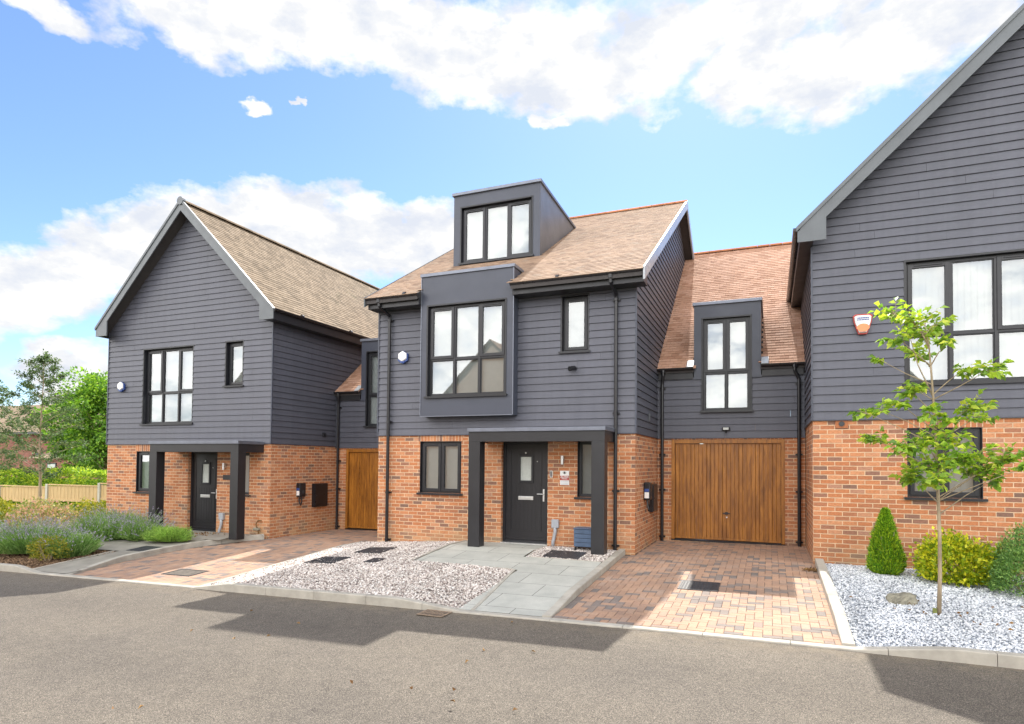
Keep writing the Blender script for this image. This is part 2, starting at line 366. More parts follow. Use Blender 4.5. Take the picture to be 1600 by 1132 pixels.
def rndmat(name, stops, rough=.8, trans=0.0, bmp=.2, spec=.3):
    m, t, p = newmat(name); P = geo(t)
    c = t.ramp(rnd(t), stops); n = t.noise(P, 1.7, 3, .5)
    c = t.mul(c, t.ramp(n, [(.3, (.85, .85, .85)), (.7, (1.12, 1.12, 1.12))]))
    t.l.new(c, p.inputs['Base Color']); p.inputs['Roughness'].default_value = rough; p.inputs['Specular IOR Level'].default_value = spec
    if bmp: bump(t, p, t.noise(P, 90, 3, .6), bmp, .004)
    if trans:
        tr = t.node('ShaderNodeBsdfTranslucent'); t.l.new(t.mul(c, (1.3, 1.35, .7)), tr.inputs[0])
        mx = t.node('ShaderNodeMixShader'); mx.inputs[0].default_value = trans
        t.l.new(p.outputs[0], mx.inputs[1]); t.l.new(tr.outputs[0], mx.inputs[2])
        o = [n_ for n_ in t.n if n_.type == 'OUTPUT_MATERIAL'][0]; t.l.new(mx.outputs[0], o.inputs[0])
    return m
M['gravel'] = rndmat('pink_white_gravel', [(0, (.17, .14, .125)), (.15, (.36, .30, .27)), (.45, (.55, .485, .44)), (.8, (.70, .65, .605)), (1, (.80, .77, .73))])
M['bluegravel'] = rndmat('blue_grey_chippings', [(0, (.26, .28, .31)), (.2, (.48, .51, .55)), (.5, (.66, .685, .72)), (.8, (.80, .82, .85)), (1, (.88, .89, .90))])
M['chips'] = rndmat('bark_chips', [(0, (.05, .03, .018)), (.5, (.17, .10, .055)), (1, (.33, .22, .13))])
M['stonebase'] = simple('gravel_base', (.30, .27, .25), .9, var=.4, vscale=30, bmp=.8, bscale=60)
M['bluebase'] = simple('chippings_base', (.32, .36, .42), .9, var=.4, vscale=40, bmp=.8, bscale=70)
M['leaf_tree'] = rndmat('young_tree_leaf', [(0, (.13, .26, .045)), (.4, (.28, .46, .06)), (.75, (.46, .62, .07)), (1, (.70, .74, .10))], .45, .45, 0, .5)
M['leaf_fine'] = rndmat('fine_tree_leaf', [(0, (.05, .095, .04)), (.5, (.10, .165, .07)), (1, (.17, .24, .10))], .5, .35, 0)
M['leaf_big'] = rndmat('broad_tree_leaf', [(0, (0.061, 0.135, 0.024)), (.5, (0.162, 0.338, 0.041)), (1, (0.378, 0.567, 0.068))], .5, .35, 0)
M['leaf_hedge'] = rndmat('hedge_leaf', [(0, (0.104, 0.208, 0.026)), (.5, (0.286, 0.442, 0.046)), (1, (0.676, 0.728, 0.078))], .5, .35, 0)
M['leaf_conifer'] = rndmat('conifer_leaf', [(0, (0.068, 0.187, 0.020)), (.5, (0.204, 0.408, 0.025)), (1, (0.544, 0.680, 0.043))], .55, .3, 0)
M['leaf_yellow'] = rndmat('golden_shrub_leaf', [(0, (0.162, 0.270, 0.020)), (.45, (0.405, 0.513, 0.027)), (.8, (0.756, 0.702, 0.034)), (1, (0.800, 0.800, 0.068))], .5, .35, 0)
M['leaf_dense'] = rndmat('dense_shrub_leaf', [(0, (0.072, 0.160, 0.048)), (.5, (0.176, 0.336, 0.088)), (1, (0.352, 0.528, 0.144))], .5, .3, 0)
M['leaf_lav'] = rndmat('lavender_leaf', [(0, (.09, .19, .05)), (.5, (.20, .36, .10)), (.85, (.32, .48, .15)), (1, (.40, .50, .22))], .7, .3, 0)
M['lavgreen'] = rndmat('bright_green_foliage', [(0, (0.120, 0.225, 0.045)), (.5, (0.270, 0.450, 0.090)), (1, (0.450, 0.630, 0.150))], .7, .3, 0)
M['lavflower'] = rndmat('lavender_flower', [(0, (.28, .21, .42)), (.5, (.44, .37, .60)), (1, (.60, .54, .72))], .8, .25, 0)
M['pink'] = rndmat('pink_bronze_leaf', [(0, (.16, .24, .06)), (.4, (.34, .32, .12)), (.6, (.52, .30, .24)), (.85, (.62, .36, .32)), (1, (.50, .50, .20))], .6, .3, 0)
M['leaf_gold2'] = rndmat('yellow_green_leaf', [(0, (.12, .16, .02)), (.5, (.28, .30, .03)), (1, (.48, .38, .05))], .6, .3, 0)
M['bark'] = simple('young_bark', (.33, .26, .17), .85, var=.3, vscale=14, bmp=.5, bscale=60, stretch=(1, 1, .3))
M['fence'] = simple('pale_fence_board', (.55, .38, .19), .85, var=.2, vscale=6, bmp=.3, bscale=40, stretch=(4, 4, .3))
M['fencepost'] = simple('concrete_post', (.50, .47, .40), .9, var=.12, bmp=.2)
M['rock'] = simple('lichen_rock', (.25, .235, .18), .9, var=.4, vscale=12, bmp=.8, bscale=30)
M['rust'] = simple('rusty_iron', (.27, .20, .14), .8, var=.3, vscale=30, bmp=.3)
M['deadleaf'] = rndmat('dead_leaf', [(0, (.16, .08, .03)), (1, (.30, .18, .07))], .8, 0, 0)
# glass and blinds
def glassmat():
    m, t, p = newmat('window_glass'); t.n.remove(p)
    gl = t.node('ShaderNodeBsdfGlossy'); gl.inputs['Roughness'].default_value = .015; gl.inputs[0].default_value = (.93, .97, 1.0, 1)
    tr = t.node('ShaderNodeBsdfTransparent'); tr.inputs[0].default_value = (.86, .90, .90, 1)
    P = geo(t); b = t.node('ShaderNodeBump'); b.inputs['Strength'].default_value = .05; b.inputs['Distance'].default_value = .02
    t.l.new(t.noise(P, 1.1, 2, .4), b.inputs['Height']); t.l.new(b.outputs[0], gl.inputs['Normal'])
    fr = t.node('ShaderNodeFresnel'); fr.inputs[0].default_value = 1.5
    f = t.math('MULTIPLY_ADD', fr.outputs[0], 1.2, .15, clamp=True)
    mx = t.node('ShaderNodeMixShader'); t.l.new(f, mx.inputs[0]); t.l.new(tr.outputs[0], mx.inputs[1]); t.l.new(gl.outputs[0], mx.inputs[2])
    o = [n_ for n_ in t.n if n_.type == 'OUTPUT_MATERIAL'][0]; t.l.new(mx.outputs[0], o.inputs[0]); return m
M['glass'] = glassmat()
M['blind'] = simple('pale_window_blind', (.48, .50, .49), .8, var=.05, vscale=3, bmp=0)
M['blinddim'] = simple('grey_net_curtain', (.28, .31, .33), .8, var=.12, vscale=5, bmp=0)
M['frost'] = simple('frosted_glass', (.50, .53, .50), .25, var=.08, vscale=30, bmp=.3, bscale=50)
M['render'] = simple('cream_brick_render', (.40, .28, .20), .85, var=.12, vscale=4, bmp=.2)

# ------------------------------------------------------------------ architectural helpers
def wall_y(mb, x0, x1, z0, z1, y, holes=(), depth=.12):
    xs = sorted({x0, x1, *[min(max(h[i], x0), x1) for h in holes for i in (0, 1)]}); zs = sorted({z0, z1, *[min(max(h[i], z0), z1) for h in holes for i in (2, 3)]})
    for i in range(len(xs)-1):
        for j in range(len(zs)-1):
            cx, cz = (xs[i]+xs[i+1])/2, (zs[j]+zs[j+1])/2
            if any(h[0] < cx < h[1] and h[2] < cz < h[3] for h in holes): continue
            mb.quad((xs[i], y, zs[j]), (xs[i+1], y, zs[j]), (xs[i+1], y, zs[j+1]), (xs[i], y, zs[j+1]))
    for (a, b, c, d) in holes:
        mb.quad((a, y, c), (a, y+depth, c), (a, y+depth, d), (a, y, d)); mb.quad((b, y, c), (b, y+depth, c), (b, y+depth, d), (b, y, d))
        mb.quad((a, y, d), (a, y+depth, d), (b, y+depth, d), (b, y, d))
        if c > z0: mb.quad((a, y, c), (a, y+depth, c), (b, y+depth, c), (b, y, c))
def clad(mb, f, z0, z1, lo, hi, holes=(), pitch=.145, t=.018, joints=True):
    """lapped boards; f(s, z, out) -> 3D, lo(z)/hi(z) give the ends of a board at height z"""
    k = 0; z = z0
    while z < z1-1e-4:
        zt = min(z+pitch, z1); rr = random.random()
        cuts = sorted({z, zt, *[c for h in holes for c in (h[2], h[3]) if z+1e-4 < c < zt-1e-4]})
        jl = []
        if joints:
            s = lo(z)+random.uniform(.6, 3.4)
            while s < hi(z): jl.append(s); s += 3.6
        for a, b in zip(cuts[:-1], cuts[1:]):
            m = (a+b)/2; act = sorted([(h[0], h[1]) for h in holes if h[2] < m < h[3]])
            segs = []; cur = None
            for (p, q) in act: segs.append((cur, p)); cur = q
            segs.append((cur, None))
            oa = t*(1-(a-z)/pitch)+.002; ob = t*(1-(b-z)/pitch)+.002
            for (p, q) in segs:
                pa, pb = (lo(a), lo(b)) if p is None else (p, p); qa, qb = (hi(a), hi(b)) if q is None else (q, q)
                if qa-pa < .004 and qb-pb < .004: continue
                js = [j for j in jl if pa+.15 < j < min(qa, qb)-.15]
                ends = [(pa, pb)]
                for j in js: ends += [(j-.0015, j-.0015), (j+.0015, j+.0015)]
                ends.append((qa, qb))
                for e in range(0, len(ends), 2):
                    r_ = (rr+e*.13) % 1
                    (A, B), (C, Dd) = ends[e], ends[e+1]
                    C = max(C, A); Dd = max(Dd, B)
                    gz = .0055
                    if b == zt and b-a > .02:
                        bb = b-gz; A2 = A+(B-A)*(bb-a)/(b-a); C2 = C+(Dd-C)*(bb-a)/(b-a)
                        mb.quad(f(A, a, oa), f(C, a, oa), f(C2, bb, ob), f(A2, bb, ob), r_)
                        mb.quad(f(A2, bb, ob), f(C2, bb, ob), f(C2, bb, -.02), f(A2, bb, -.02), r_)
                        mb.quad(f(A2, bb, -.02), f(C2, bb, -.02), f(Dd, b, -.02), f(B, b, -.02), r_)
                    else: mb.quad(f(A, a, oa), f(C, a, oa), f(Dd, b, ob), f(B, b, ob), r_)
                    if a == z: mb.quad(f(A, a, oa), f(C, a, oa), f(C, a, -.02), f(A, a, -.02), r_)
        z = zt; k += 1
def tiles(mb, P0, U, V, W, Lg, gauge=.118, tw=.172, skip=None, clipu=None):
    """plain clay tiles on a slope: P0 eaves corner, U along eaves, V up the slope"""
    U = Vector(U).normalized(); V = Vector(V).normalized(); N = U.cross(V)
    if N.z < 0: N = -N
    P0 = Vector(P0); n = int(Lg/gauge); g = Lg/n; k = 0
    while k < n:
        v0 = k*g; off = (k % 2)*tw/2; u = -off
        while u < W:
            a, b = max(u, 0), min(u+tw-.003, W); u += tw
            if b-a < .02: continue
            if skip and skip((a+b)/2, v0+g/2): continue
            j1, j2 = random.uniform(0, .0035), random.uniform(0, .0035); h0 = .013
            A = P0+U*a+V*(v0-.01)+N*(h0+j1); B = P0+U*b+V*(v0-.01)+N*(h0+j2)
            Cc = P0+U*b+V*(v0+g+.004)+N*(.004+j2*.4); Dd = P0+U*a+V*(v0+g+.004)+N*(.004+j1*.4)
            lip = N*(.011)
            r_ = random.random()
            mb.add([A, B, Cc, Dd, A-lip, B-lip], [(0, 1, 2, 3), (4, 5, 1, 0)], r_)
        k += 1
def ridge_line(mb, p0, p1, r=.11, seg=.32):
    p0 = Vector(p0); p1 = Vector(p1); d = (p1-p0); Ln = d.length; d.normalize(); side = d.cross(Vector((0, 0, 1))).normalized(); n = max(1, int(Ln/seg))
    for i in range(n):
        a = p0+d*(Ln*i/n+.004); b = p0+d*(Ln*(i+1)/n-.004); vs = []
        for q, rr in ((a, r), (b, r*1.02)):
            for k in range(7):
                th = math.pi*k/6; vs.append(q+side*math.cos(th)*rr+Vector((0, 0, 1))*(math.sin(th)*rr*.75-.045))
        mb.add(vs, [(k, k+1, 8+k, 7+k) for k in range(6)]+[tuple(range(7)), tuple(range(7, 14))])
def gutter(mb, p0, p1, r=.058):
    p0 = Vector(p0); p1 = Vector(p1); d = (p1-p0).normalized(); side = d.cross(Vector((0, 0, 1))).normalized()
    n = 9; vs = []
    for q in (p0, p1):
        for rr in (r, r-.006):
            for k in range(n):
                th = math.pi+math.pi*k/(n-1); vs.append(q+side*math.cos(th)*rr+Vector((0, 0, 1))*(math.sin(th)*rr))
    fs = []
    for k in range(n-1):
        fs += [(k, k+1, 2*n+k+1, 2*n+k), (n+k, n+k+1, 3*n+k+1, 3*n+k)]
    fs += [(0, n, 3*n, 2*n), (n-1, 2*n-1, 4*n-1, 3*n-1)]
    mb.add(vs, fs)
    for q in (p0, p1):    # stop ends
        vs = [q+side*math.cos(math.pi+math.pi*k/(n-1))*r*1.03+Vector((0, 0, 1))*(math.sin(math.pi+math.pi*k/(n-1))*r*1.03) for k in range(n)]
        mb.add(vs, [tuple(range(n))])
    Ln = (p1-p0).length; m_ = 1.0
    while m_ < Ln-.3:    # union clips
        c = p0+d*m_
        mb.tube([c-d*.03, c+d*.03], r*1.0, 10); m_ += 2.0
def window(root, x0, x1, z0, z1, y, n, op=(), tz=None, opb=(), rec=.085, blind='blind', sill=True, proud=.012, lining='frame'):
    f = MB()
    t = .022 if proud > 0 else .012        # lining
    f.box(x0-t*(proud > 0), x0+.012, y-proud, y+rec+.05, z0, z1); f.box(x1-.012, x1+t*(proud > 0), y-proud, y+rec+.05, z0, z1)
    f.box(x0-t*(proud > 0), x1+t*(proud > 0), y-proud-.002, y+rec+.05, z1-.012, z1+t*(proud > 0))
    a, b, c, d = x0+.012, x1-.012, z0, z1-.012; yf = y+rec; w = .048
    f.box(a, a+w, yf, yf+.07, c, d); f.box(b-w, b, yf, yf+.07, c, d)
    f.box(a+w, b-w, yf+.001, yf+.07, d-w, d); f.box(a+w, b-w, yf+.001, yf+.07, c, c+w)
    inner = (b-a-2*w); mw = .05; lw = (inner-mw*(n-1))/n; lights = []
    for i in range(n):
        lx0 = a+w+i*(lw+mw); lx1 = lx0+lw
        if i < n-1: f.box(lx1, lx1+mw, yf-.004, yf+.07, c+w, d-w)
        if tz:
            f.box(lx0, lx1, yf+.001, yf+.07, tz-.025, tz+.025)
            lights.append((lx0, lx1, tz+.025, d-w, i in op)); lights.append((lx0, lx1, c+w, tz-.025, i in opb))
        else: lights.append((lx0, lx1, c+w, d-w, i in op))
    g = MB()
    for (p, q, r_, s_, o_) in lights:
        if o_:
            sw = .05; yy = yf-.02
            f.box(p-.014, p+sw, yy, yf+.03, r_-.012, s_+.012); f.box(q-sw, q+.014, yy, yf+.03, r_-.012, s_+.012)
            f.box(p+sw, q-sw, yy+.001, yf+.03, s_+.012-sw-.012, s_+.012); f.box(p+sw, q-sw, yy+.001, yf+.03, r_-.012, r_+sw)
            f.box(p+.08, q-.08, yy-.012, yy+.001, s_-.02, s_+.002)     # drip / vent strip
            g.quad((p+sw, yf+.012, r_+sw), (q-sw, yf+.012, r_+sw), (q-sw, yf+.012, s_-sw), (p+sw, yf+.012, s_-sw))
        else:
            f.box(p, p+.016, yf+.012, yf+.035, r_, s_); f.box(q-.016, q, yf+.012, yf+.035, r_, s_)
            f.box(p+.016, q-.016, yf+.013, yf+.035, r_, r_+.016); f.box(p+.016, q-.016, yf+.013, yf+.035, s_-.016, s_)
            g.quad((p+.016, yf+.03, r_+.016), (q-.016, yf+.03, r_+.016), (q-.016, yf+.03, s_-.016), (p+.016, yf+.03, s_-.016))
    W = f.build('window', M['frame'], root, bevel=.003)
    g.build('pane', M['glass'], W)
    if sill:
        s = MB(); s.box(x0-.05, x1+.05, y-.055, y+rec+.01, z0-.028, z0-.001); s.box(x0-.05, x1+.05, y-.055, y-.045, z0-.042, z0-.028)
        s.build('sill', M['frame'], W)
    bl = MB(); k = int((x1-x0+.06)/.089); X0 = x0-.03
    for i in range(k+1):     # vertical louvres, each slightly turned
        xa = X0+i*.089; xb = min(xa+.095, x1+.04); bl.quad((xa, yf+.10, z0-.04), (xb, yf+.12, z0-.04), (xb, yf+.12, z1+.04), (xa, yf+.10, z1+.04))
    bl.build('blind', M[blind], W)
    return W
def downpipe(root, x, y, ztop, zbot, ywall, gx, gy, gz, r=.036):
    m = MB(); m.tube([(gx, gy, gz), (gx, gy, gz-.13), (x, y-.0, ztop-.34), (x, y, ztop-.42), (x, y, zbot)], r, 10)
    m.tube([(gx, gy, gz+.03), (gx, gy, gz-.07)], r*1.5, 10)
    for z in (ztop-.44, (ztop+zbot)/2, zbot+1.15, zbot+.1):
        m.tube([(x, y, z-.025), (x, y, z+.025)], r*1.22, 10); m.box(x-.07, x+.07, y+.02, ywall, z-.018, z+.018)
    return m.build('downpipe', M['black'], root, smooth=False)
def shell(mb, x0, x1, y0, y1, z0, z1, sides=(1, 1, 1)):   # left wall, right wall, back wall
    if sides[0]: mb.quad((x0, y0, z0), (x0, y1, z0), (x0, y1, z1), (x0, y0, z1))
    if sides[1]: mb.quad((x1, y0, z0), (x1, y1, z0), (x1, y1, z1), (x1, y0, z1))
    if sides[2]: mb.quad((x0, y1, z0), (x1, y1, z0), (x1, y1, z1), (x0, y1, z1))
def front_door(root, x0, x1, z0, z1, y, rec=.12, light='frost'):
    fr = MB(); w = .062; yf = y+rec-.03
    fr.box(x0, x0+w, yf, yf+.09, z0, z1); fr.box(x1-w, x1, yf, yf+.09, z0, z1); fr.box(x0+w, x1-w, yf+.001, yf+.09, z1-w, z1)
    fr.box(x0+w, x1-w, yf+.002, yf+.09, z0+.012, z0+.06)
    fr.build('door_frame', M['frame'], root, bevel=.004)
    d = MB(); a, b, c, e = x0+w+.004, x1-w-.004, z0+.064, z1-w-.004; yl = yf+.02
    gx0, gx1 = (a+b)/2-.125, (a+b)/2+.125; gz0, gz1 = c+(e-c)*.615, c+(e-c)*.865
    wall_y(d, a, b, c, e, yl, [(gx0, gx1, gz0, gz1)], .03)
    # moulded raised frames around the panels and vertical grooves
    def ring(p, q, r_, s_, t=.014, o=.008):
        d.box(p, p+t, yl-o, yl+.001, r_, s_); d.box(q-t, q, yl-o, yl+.001, r_, s_); d.box(p+t, q-t, yl-o, yl+.001, r_, r_+t); d.box(p+t, q-t, yl-o, yl+.001, s_-t, s_)
    ring(a+.1, b-.1, c+.18, e-.12); ring(a+.13, b-.13, c+.21, gz0-.1, .006, .005)
    k = 7
    for i in range(1, k):
        xx = a+.14+(b-a-.28)*i/k; d.box(xx-.003, xx+.003, yl-.003, yl+.001, c+.23, gz0-.13)
    d.box(a, b, yl-.018, yl+.001, c+.015, c+.06)
    D = d.build('door', M['doorblack'], root)
    g = MB(); g.box(gx0-.045, gx0+.005, yl-.022, yl, gz0-.045, gz1+.045); g.box(gx1-.005, gx1+.045, yl-.022, yl, gz0-.045, gz1+.045)
    g.box(gx0+.005, gx1-.005, yl-.021, yl, gz1-.005, gz1+.045); g.box(gx0+.005, gx1-.005, yl-.021, yl, gz0-.045, gz0+.005)
    g.build('glazing_frame', M['frame'], D, bevel=.006)
    MB().quad((gx0, yl+.012, gz0), (gx1, yl+.012, gz0), (gx1, yl+.012, gz1), (gx0, yl+.012, gz1)).build('pane', M[light], D)
    zl = z0+.93; xm = (a+b)/2
    lp = MB(); lp.box(xm-.165, xm+.165, yl-.014, yl, zl-.038, zl+.038); lp.box(xm-.14, xm+.14, yl-.022, yl-.014, zl-.022, zl+.03); lp.build('letter_plate', M['chrome'], D, bevel=.004)
    h = MB(); hx = b-.055; zh = z0+1.02
    h.box(hx-.016, hx+.016, yl-.012, yl, zh-.15, zh+.1); h.tube([(hx, yl-.01, zh), (hx, yl-.055, zh), (hx-.13, yl-.055, zh)], .009, 8); h.tube([(hx, yl-.018, zh-.1), (hx, yl-.01, zh-.1)], .013, 10)
    h.build('handle', M['chrome'], D)
    s = MB(); s.tube([(b-.2, yl-.008, gz1-.1), (b-.2, yl, gz1-.1)], .009, 10); s.build('spyhole', M['chrome'], D); s = MB(); s.tube([(xm, yl-.03, gz1+.075), (xm, yl, gz1+.075)], .016, 10); s.build('door_knob', M['chrome'], D)
    t = MB(); t.box(x0-.0, x1+.0, y-.02, yf+.05, z0-.02, z0+.012); t.build('threshold', M['chrome'], root)
def porch(root, x0, x1, yf, yw, ztop, zbL, zbR, pw=.25, pd=.24):
    m = MB(); m.box(x0-.02, x1+.02, yf-.03, yw, ztop-.075, ztop); m.build('canopy_cap', M['trim'], root, bevel=.006)
    b = MB(); b.box(x0, x1, yf, yf+pd, ztop-.27, ztop-.075); b.box(x0, x0+.06, yf+pd, yw, ztop-.27, ztop-.075); b.box(x1-.06, x1, yf+pd, yw, ztop-.27, ztop-.075)
    b.box(x0+.06, x1-.06, yf+pd, yw, ztop-.23, ztop-.076); b.build('canopy_beam', M['porch'], root, bevel=.004)
    for (p, zb) in ((x0, zbL), (x1-pw, zbR)):
        q = MB(); q.box(p+.001, p+pw-.001, yf+.001, yf+pd-.001, zb, ztop-.27); q.build('pillar', M['porch'], root, bevel=.004)
def soldier(root, x0, x1, z0, z1, y):
    m = MB(); m.box(x0, x1, y-.003, y+.02, z0, z1); m.build('soldier_course', M['soldier'], root)

# ================================================================== SETTING: ground, road, drives, paths, beds
def kh(x):      # upstand of the front kerb above the road
    pts = [(-60, .125), (-13.3, .125), (-12.7, .022), (-8.65, .022), (-7.9, .125), (-4.75, .125), (-3.75, .022), (.8, .022), (1.65, .125), (60, .125)]
    for (a, ha), (b, hb) in zip(pts, pts[1:]):
        if a <= x <= b: return ha+(hb-ha)*(x-a)/(b-a)
    return .125
def zwall(x):
    if x > -2.5: return .04
    if x > -5.9: return .035
    if x > -8.7: return -.135+(x+8.7)/2.8*.17
    return -.19+.012*(x+12)
def surf(kind, x, y):
    t = min(max((y-7.55)/(11.2-7.55), 0), 1)
    if kind == 'bed': return (1-t)*(G(x, 7.4)+kh(x)-.018)+t*zwall(x)
    if kind == 'path': return (1-t)*(G(x, 7.4)+.022)+t*.045
    if kind == 'pathl': return (1-t)*(G(x, 7.4)+.022)+t*(-.14)
    if kind == 'drive': return G(x, y)+.022
    if kind == 'drivel': return G(x, y)-.006
    return G(x, y)
def sheet(name, rects, sk_, m, dz=0.0, step=.35, **kw):
    mb = MB()
    for (x0, x1, y0, y1) in rects:
        nx = max(1, int((x1-x0)/step)); ny = max(1, int((y1-y0)/step))
        P = [[(x0+(x1-x0)*i/nx, y0+(y1-y0)*j/ny) for i in range(nx+1)] for j in range(ny+1)]
        vs = [(x, y, surf(sk_, x, y)+dz) for row in P for (x, y) in row]
        fs = [(j*(nx+1)+i, j*(nx+1)+i+1, (j+1)*(nx+1)+i+1, (j+1)*(nx+1)+i) for j in range(ny) for i in range(nx)]
        mb.add(vs, fs)
    return mb.build(name, m, smooth=True, **kw)
big = MB()     # far ground
xs = [-900, -200, -80, -50, -34, -24, -18, -12, -8, -4, -2, 0, 4, 12, 40, 200, 900]; ys = [-900, -200, -60, -20, -3, 3, 7.0, 8, 10, 12, 16, 30, 60, 200, 900]
vs = [(x, y, G(x, y)-.09) for y in ys for x in xs]; nx = len(xs)
big.add(vs, [(j*nx+i, j*nx+i+1, (j+1)*nx+i+1, (j+1)*nx+i) for j in range(len(ys)-1) for i in range(nx-1)])
big.build('ground', M['grass'], kind='structure')
sheet('road', [(-40, 24, -3.2, 7.435)], 'road', M['asphalt'], step=.8, kind='structure')
sheet('far_pavement', [(-40, 24, -6.0, -3.3)], 'road', M['slabsold'], dz=.08, step=1.5, kind='structure')
gd = sheet('garden_soil', [(-19.5, -12.3, 7.56, 12.2)], 'pathl', M['mulch'], dz=-.03, kind='structure')
sheet('lawn', [(-46, -19.5, 7.56, 19.6)], 'road', M['grass'], dz=.03, step=1.2, kind='structure')
sheet('garden_path', [(-24, -17.5, 10.4, 11.4)], 'road', M['slabsold'], dz=.07, step=.8, kind='structure')

def kerb(name, fn, s0, s1, wid, label=None, seg=.915, depth=.3, m='kerb', r=.012):
    """fn(s) -> (x, y, ztop, nx, ny): centre line with unit normal; laid as separate kerb stones"""
    mb = MB(); s = s0
    while s < s1-.02:
        e = min(s+seg, s1); k = 6; rings = []
        for i in range(k+1):
            x, y, z, nx_, ny_ = fn(s+.003+(e-s-.006)*i/k)
            h = wid/2; pr = [(-h, z-depth), (-h, z-r), (-h+r*.3, z-r*.3), (-h+r, z), (h-r, z), (h-r*.3, z-r*.3), (h, z-r), (h, z-depth)]
            rings.append([(x+nx_*a, y+ny_*a, b) for a, b in pr])
        vs = [q for rg in rings for q in rg]; n = 8
        fs = [(i*n+j, i*n+j+1, (i+1)*n+j+1, (i+1)*n+j) for i in range(k) for j in range(n-1)]+[tuple(range(n)), tuple(range(k*n, k*n+n))]
        mb.add(vs, fs); s = e
    o = mb.build(name, M[m], kind='structure'); return o
kerb('front_kerb', lambda s: (s, 7.495, G(s, 7.43)+kh(s), 0, 1), -30, 16, .125)
kerb('drive_kerb', lambda y: (-2.635, y, surf('drive', -2.6, y)+.015+.085*min(1, (y-7.55)/1.1), 1, 0), 7.565, 11.93, .125)
kerb('bed_kerb', lambda y: (.765, y, surf('drive', .7, y)+.02+.085*min(1, (y-7.55)/.9), 1, 0), 7.565, 11.94, .13)
def polyline(pts, zf):
    seg = [((a[0], a[1]), (b[0], b[1]), math.dist(a, b)) for a, b in zip(pts, pts[1:])]
    def fn(s):
        for a, b, l in seg:
            if s <= l or (a, b, l) == seg[-1]:
                t = s/l; x = a[0]+(b[0]-a[0])*t; y = a[1]+(b[1]-a[1])*t; return x, y, zf(x, y), (b[1]-a[1])/l, -(b[0]-a[0])/l
            s -= l
    return fn, sum(s_[2] for s_ in seg)
def curve(pts, n=14):    # Catmull-Rom resample
    P = [pts[0]]+list(pts)+[pts[-1]]; out = []
    for i in range(1, len(P)-2):
        for k in range(n):
            t = k/n; out.append(tuple(.5*((2*P[i][j])+(-P[i-1][j]+P[i+1][j])*t+(2*P[i-1][j]-5*P[i][j]+4*P[i+1][j]-P[i+2][j])*t*t+(-P[i-1][j]+3*P[i][j]-3*P[i+1][j]+P[i+2][j])*t**3) for j in (0, 1)))
    return out+[pts[-1]]
fn, Ls = polyline(curve([(-12.0, 7.57), (-12.28, 8.5), (-12.36, 9.8), (-12.2, 10.9), (-11.5, 11.9)]), lambda x, y: surf('drivel', x, y)+.02+.10*min(1, (y-7.55)/1.3))
kerb('drive_kerb_far', fn, 0, Ls, .11)
def edging(name, pts, kind, h=.02, wid=.05):
    fn, Ls = polyline(pts, lambda x, y: surf(kind, x, y)+h); kerb(name, fn, 0, Ls, wid, depth=.12, seg=1.0, r=.005)
edging('drive_edging', [(-8.655, 7.57), (-8.62, 11.93)], 'bed', .012, .055)
edging('path_edging', [(-3.68, 7.57), (-3.97, 9.76), (-6.05, 9.78), (-5.98, 11.93)], 'path', .012, .05)
edging('notch_edging', [(-2.72, 10.64), (-4.1, 10.68), (-4.17, 11.9)], 'path', .006, .04)
edging('mulch_edging', [(-13.12, 7.57), (-13.2, 9.3)], 'pathl', .015, .05)
sheet('paved_path', [(-3.9, -2.7, 7.56, 10.66), (-5.98, -3.88, 9.73, 10.66), (-5.96, -4.17, 10.66, 11.97)], 'path', M['slabs'], step=.25, kind='structure')
sheet('neighbour_path', [(-13.1, -12.3, 7.56, 9.35), (-12.3, -12.02, 7.56, 7.85), (-12.3, -12.16, 7.85, 8.3), (-16.5, -12.3, 9.35, 10.9), (-14.4, -11.9, 10.9, 11.97)], 'pathl', M['slabsold'], dz=.004, step=.25, kind='structure')
sheet('gravel_base', [(-8.62, -6.0, 7.56, 11.97), (-6.0, -3.86, 7.56, 9.74)], 'bed', M['stonebase'], dz=-.022, kind='structure')
sheet('gravel_corner_base', [(-4.15, -2.7, 10.68, 11.97)], 'path', M['stonebase'], dz=-.015, kind='structure')
sheet('chippings_base', [(.82, 9.4, 7.56, 11.97)], 'bed', M['bluebase'], dz=-.02, kind='structure')

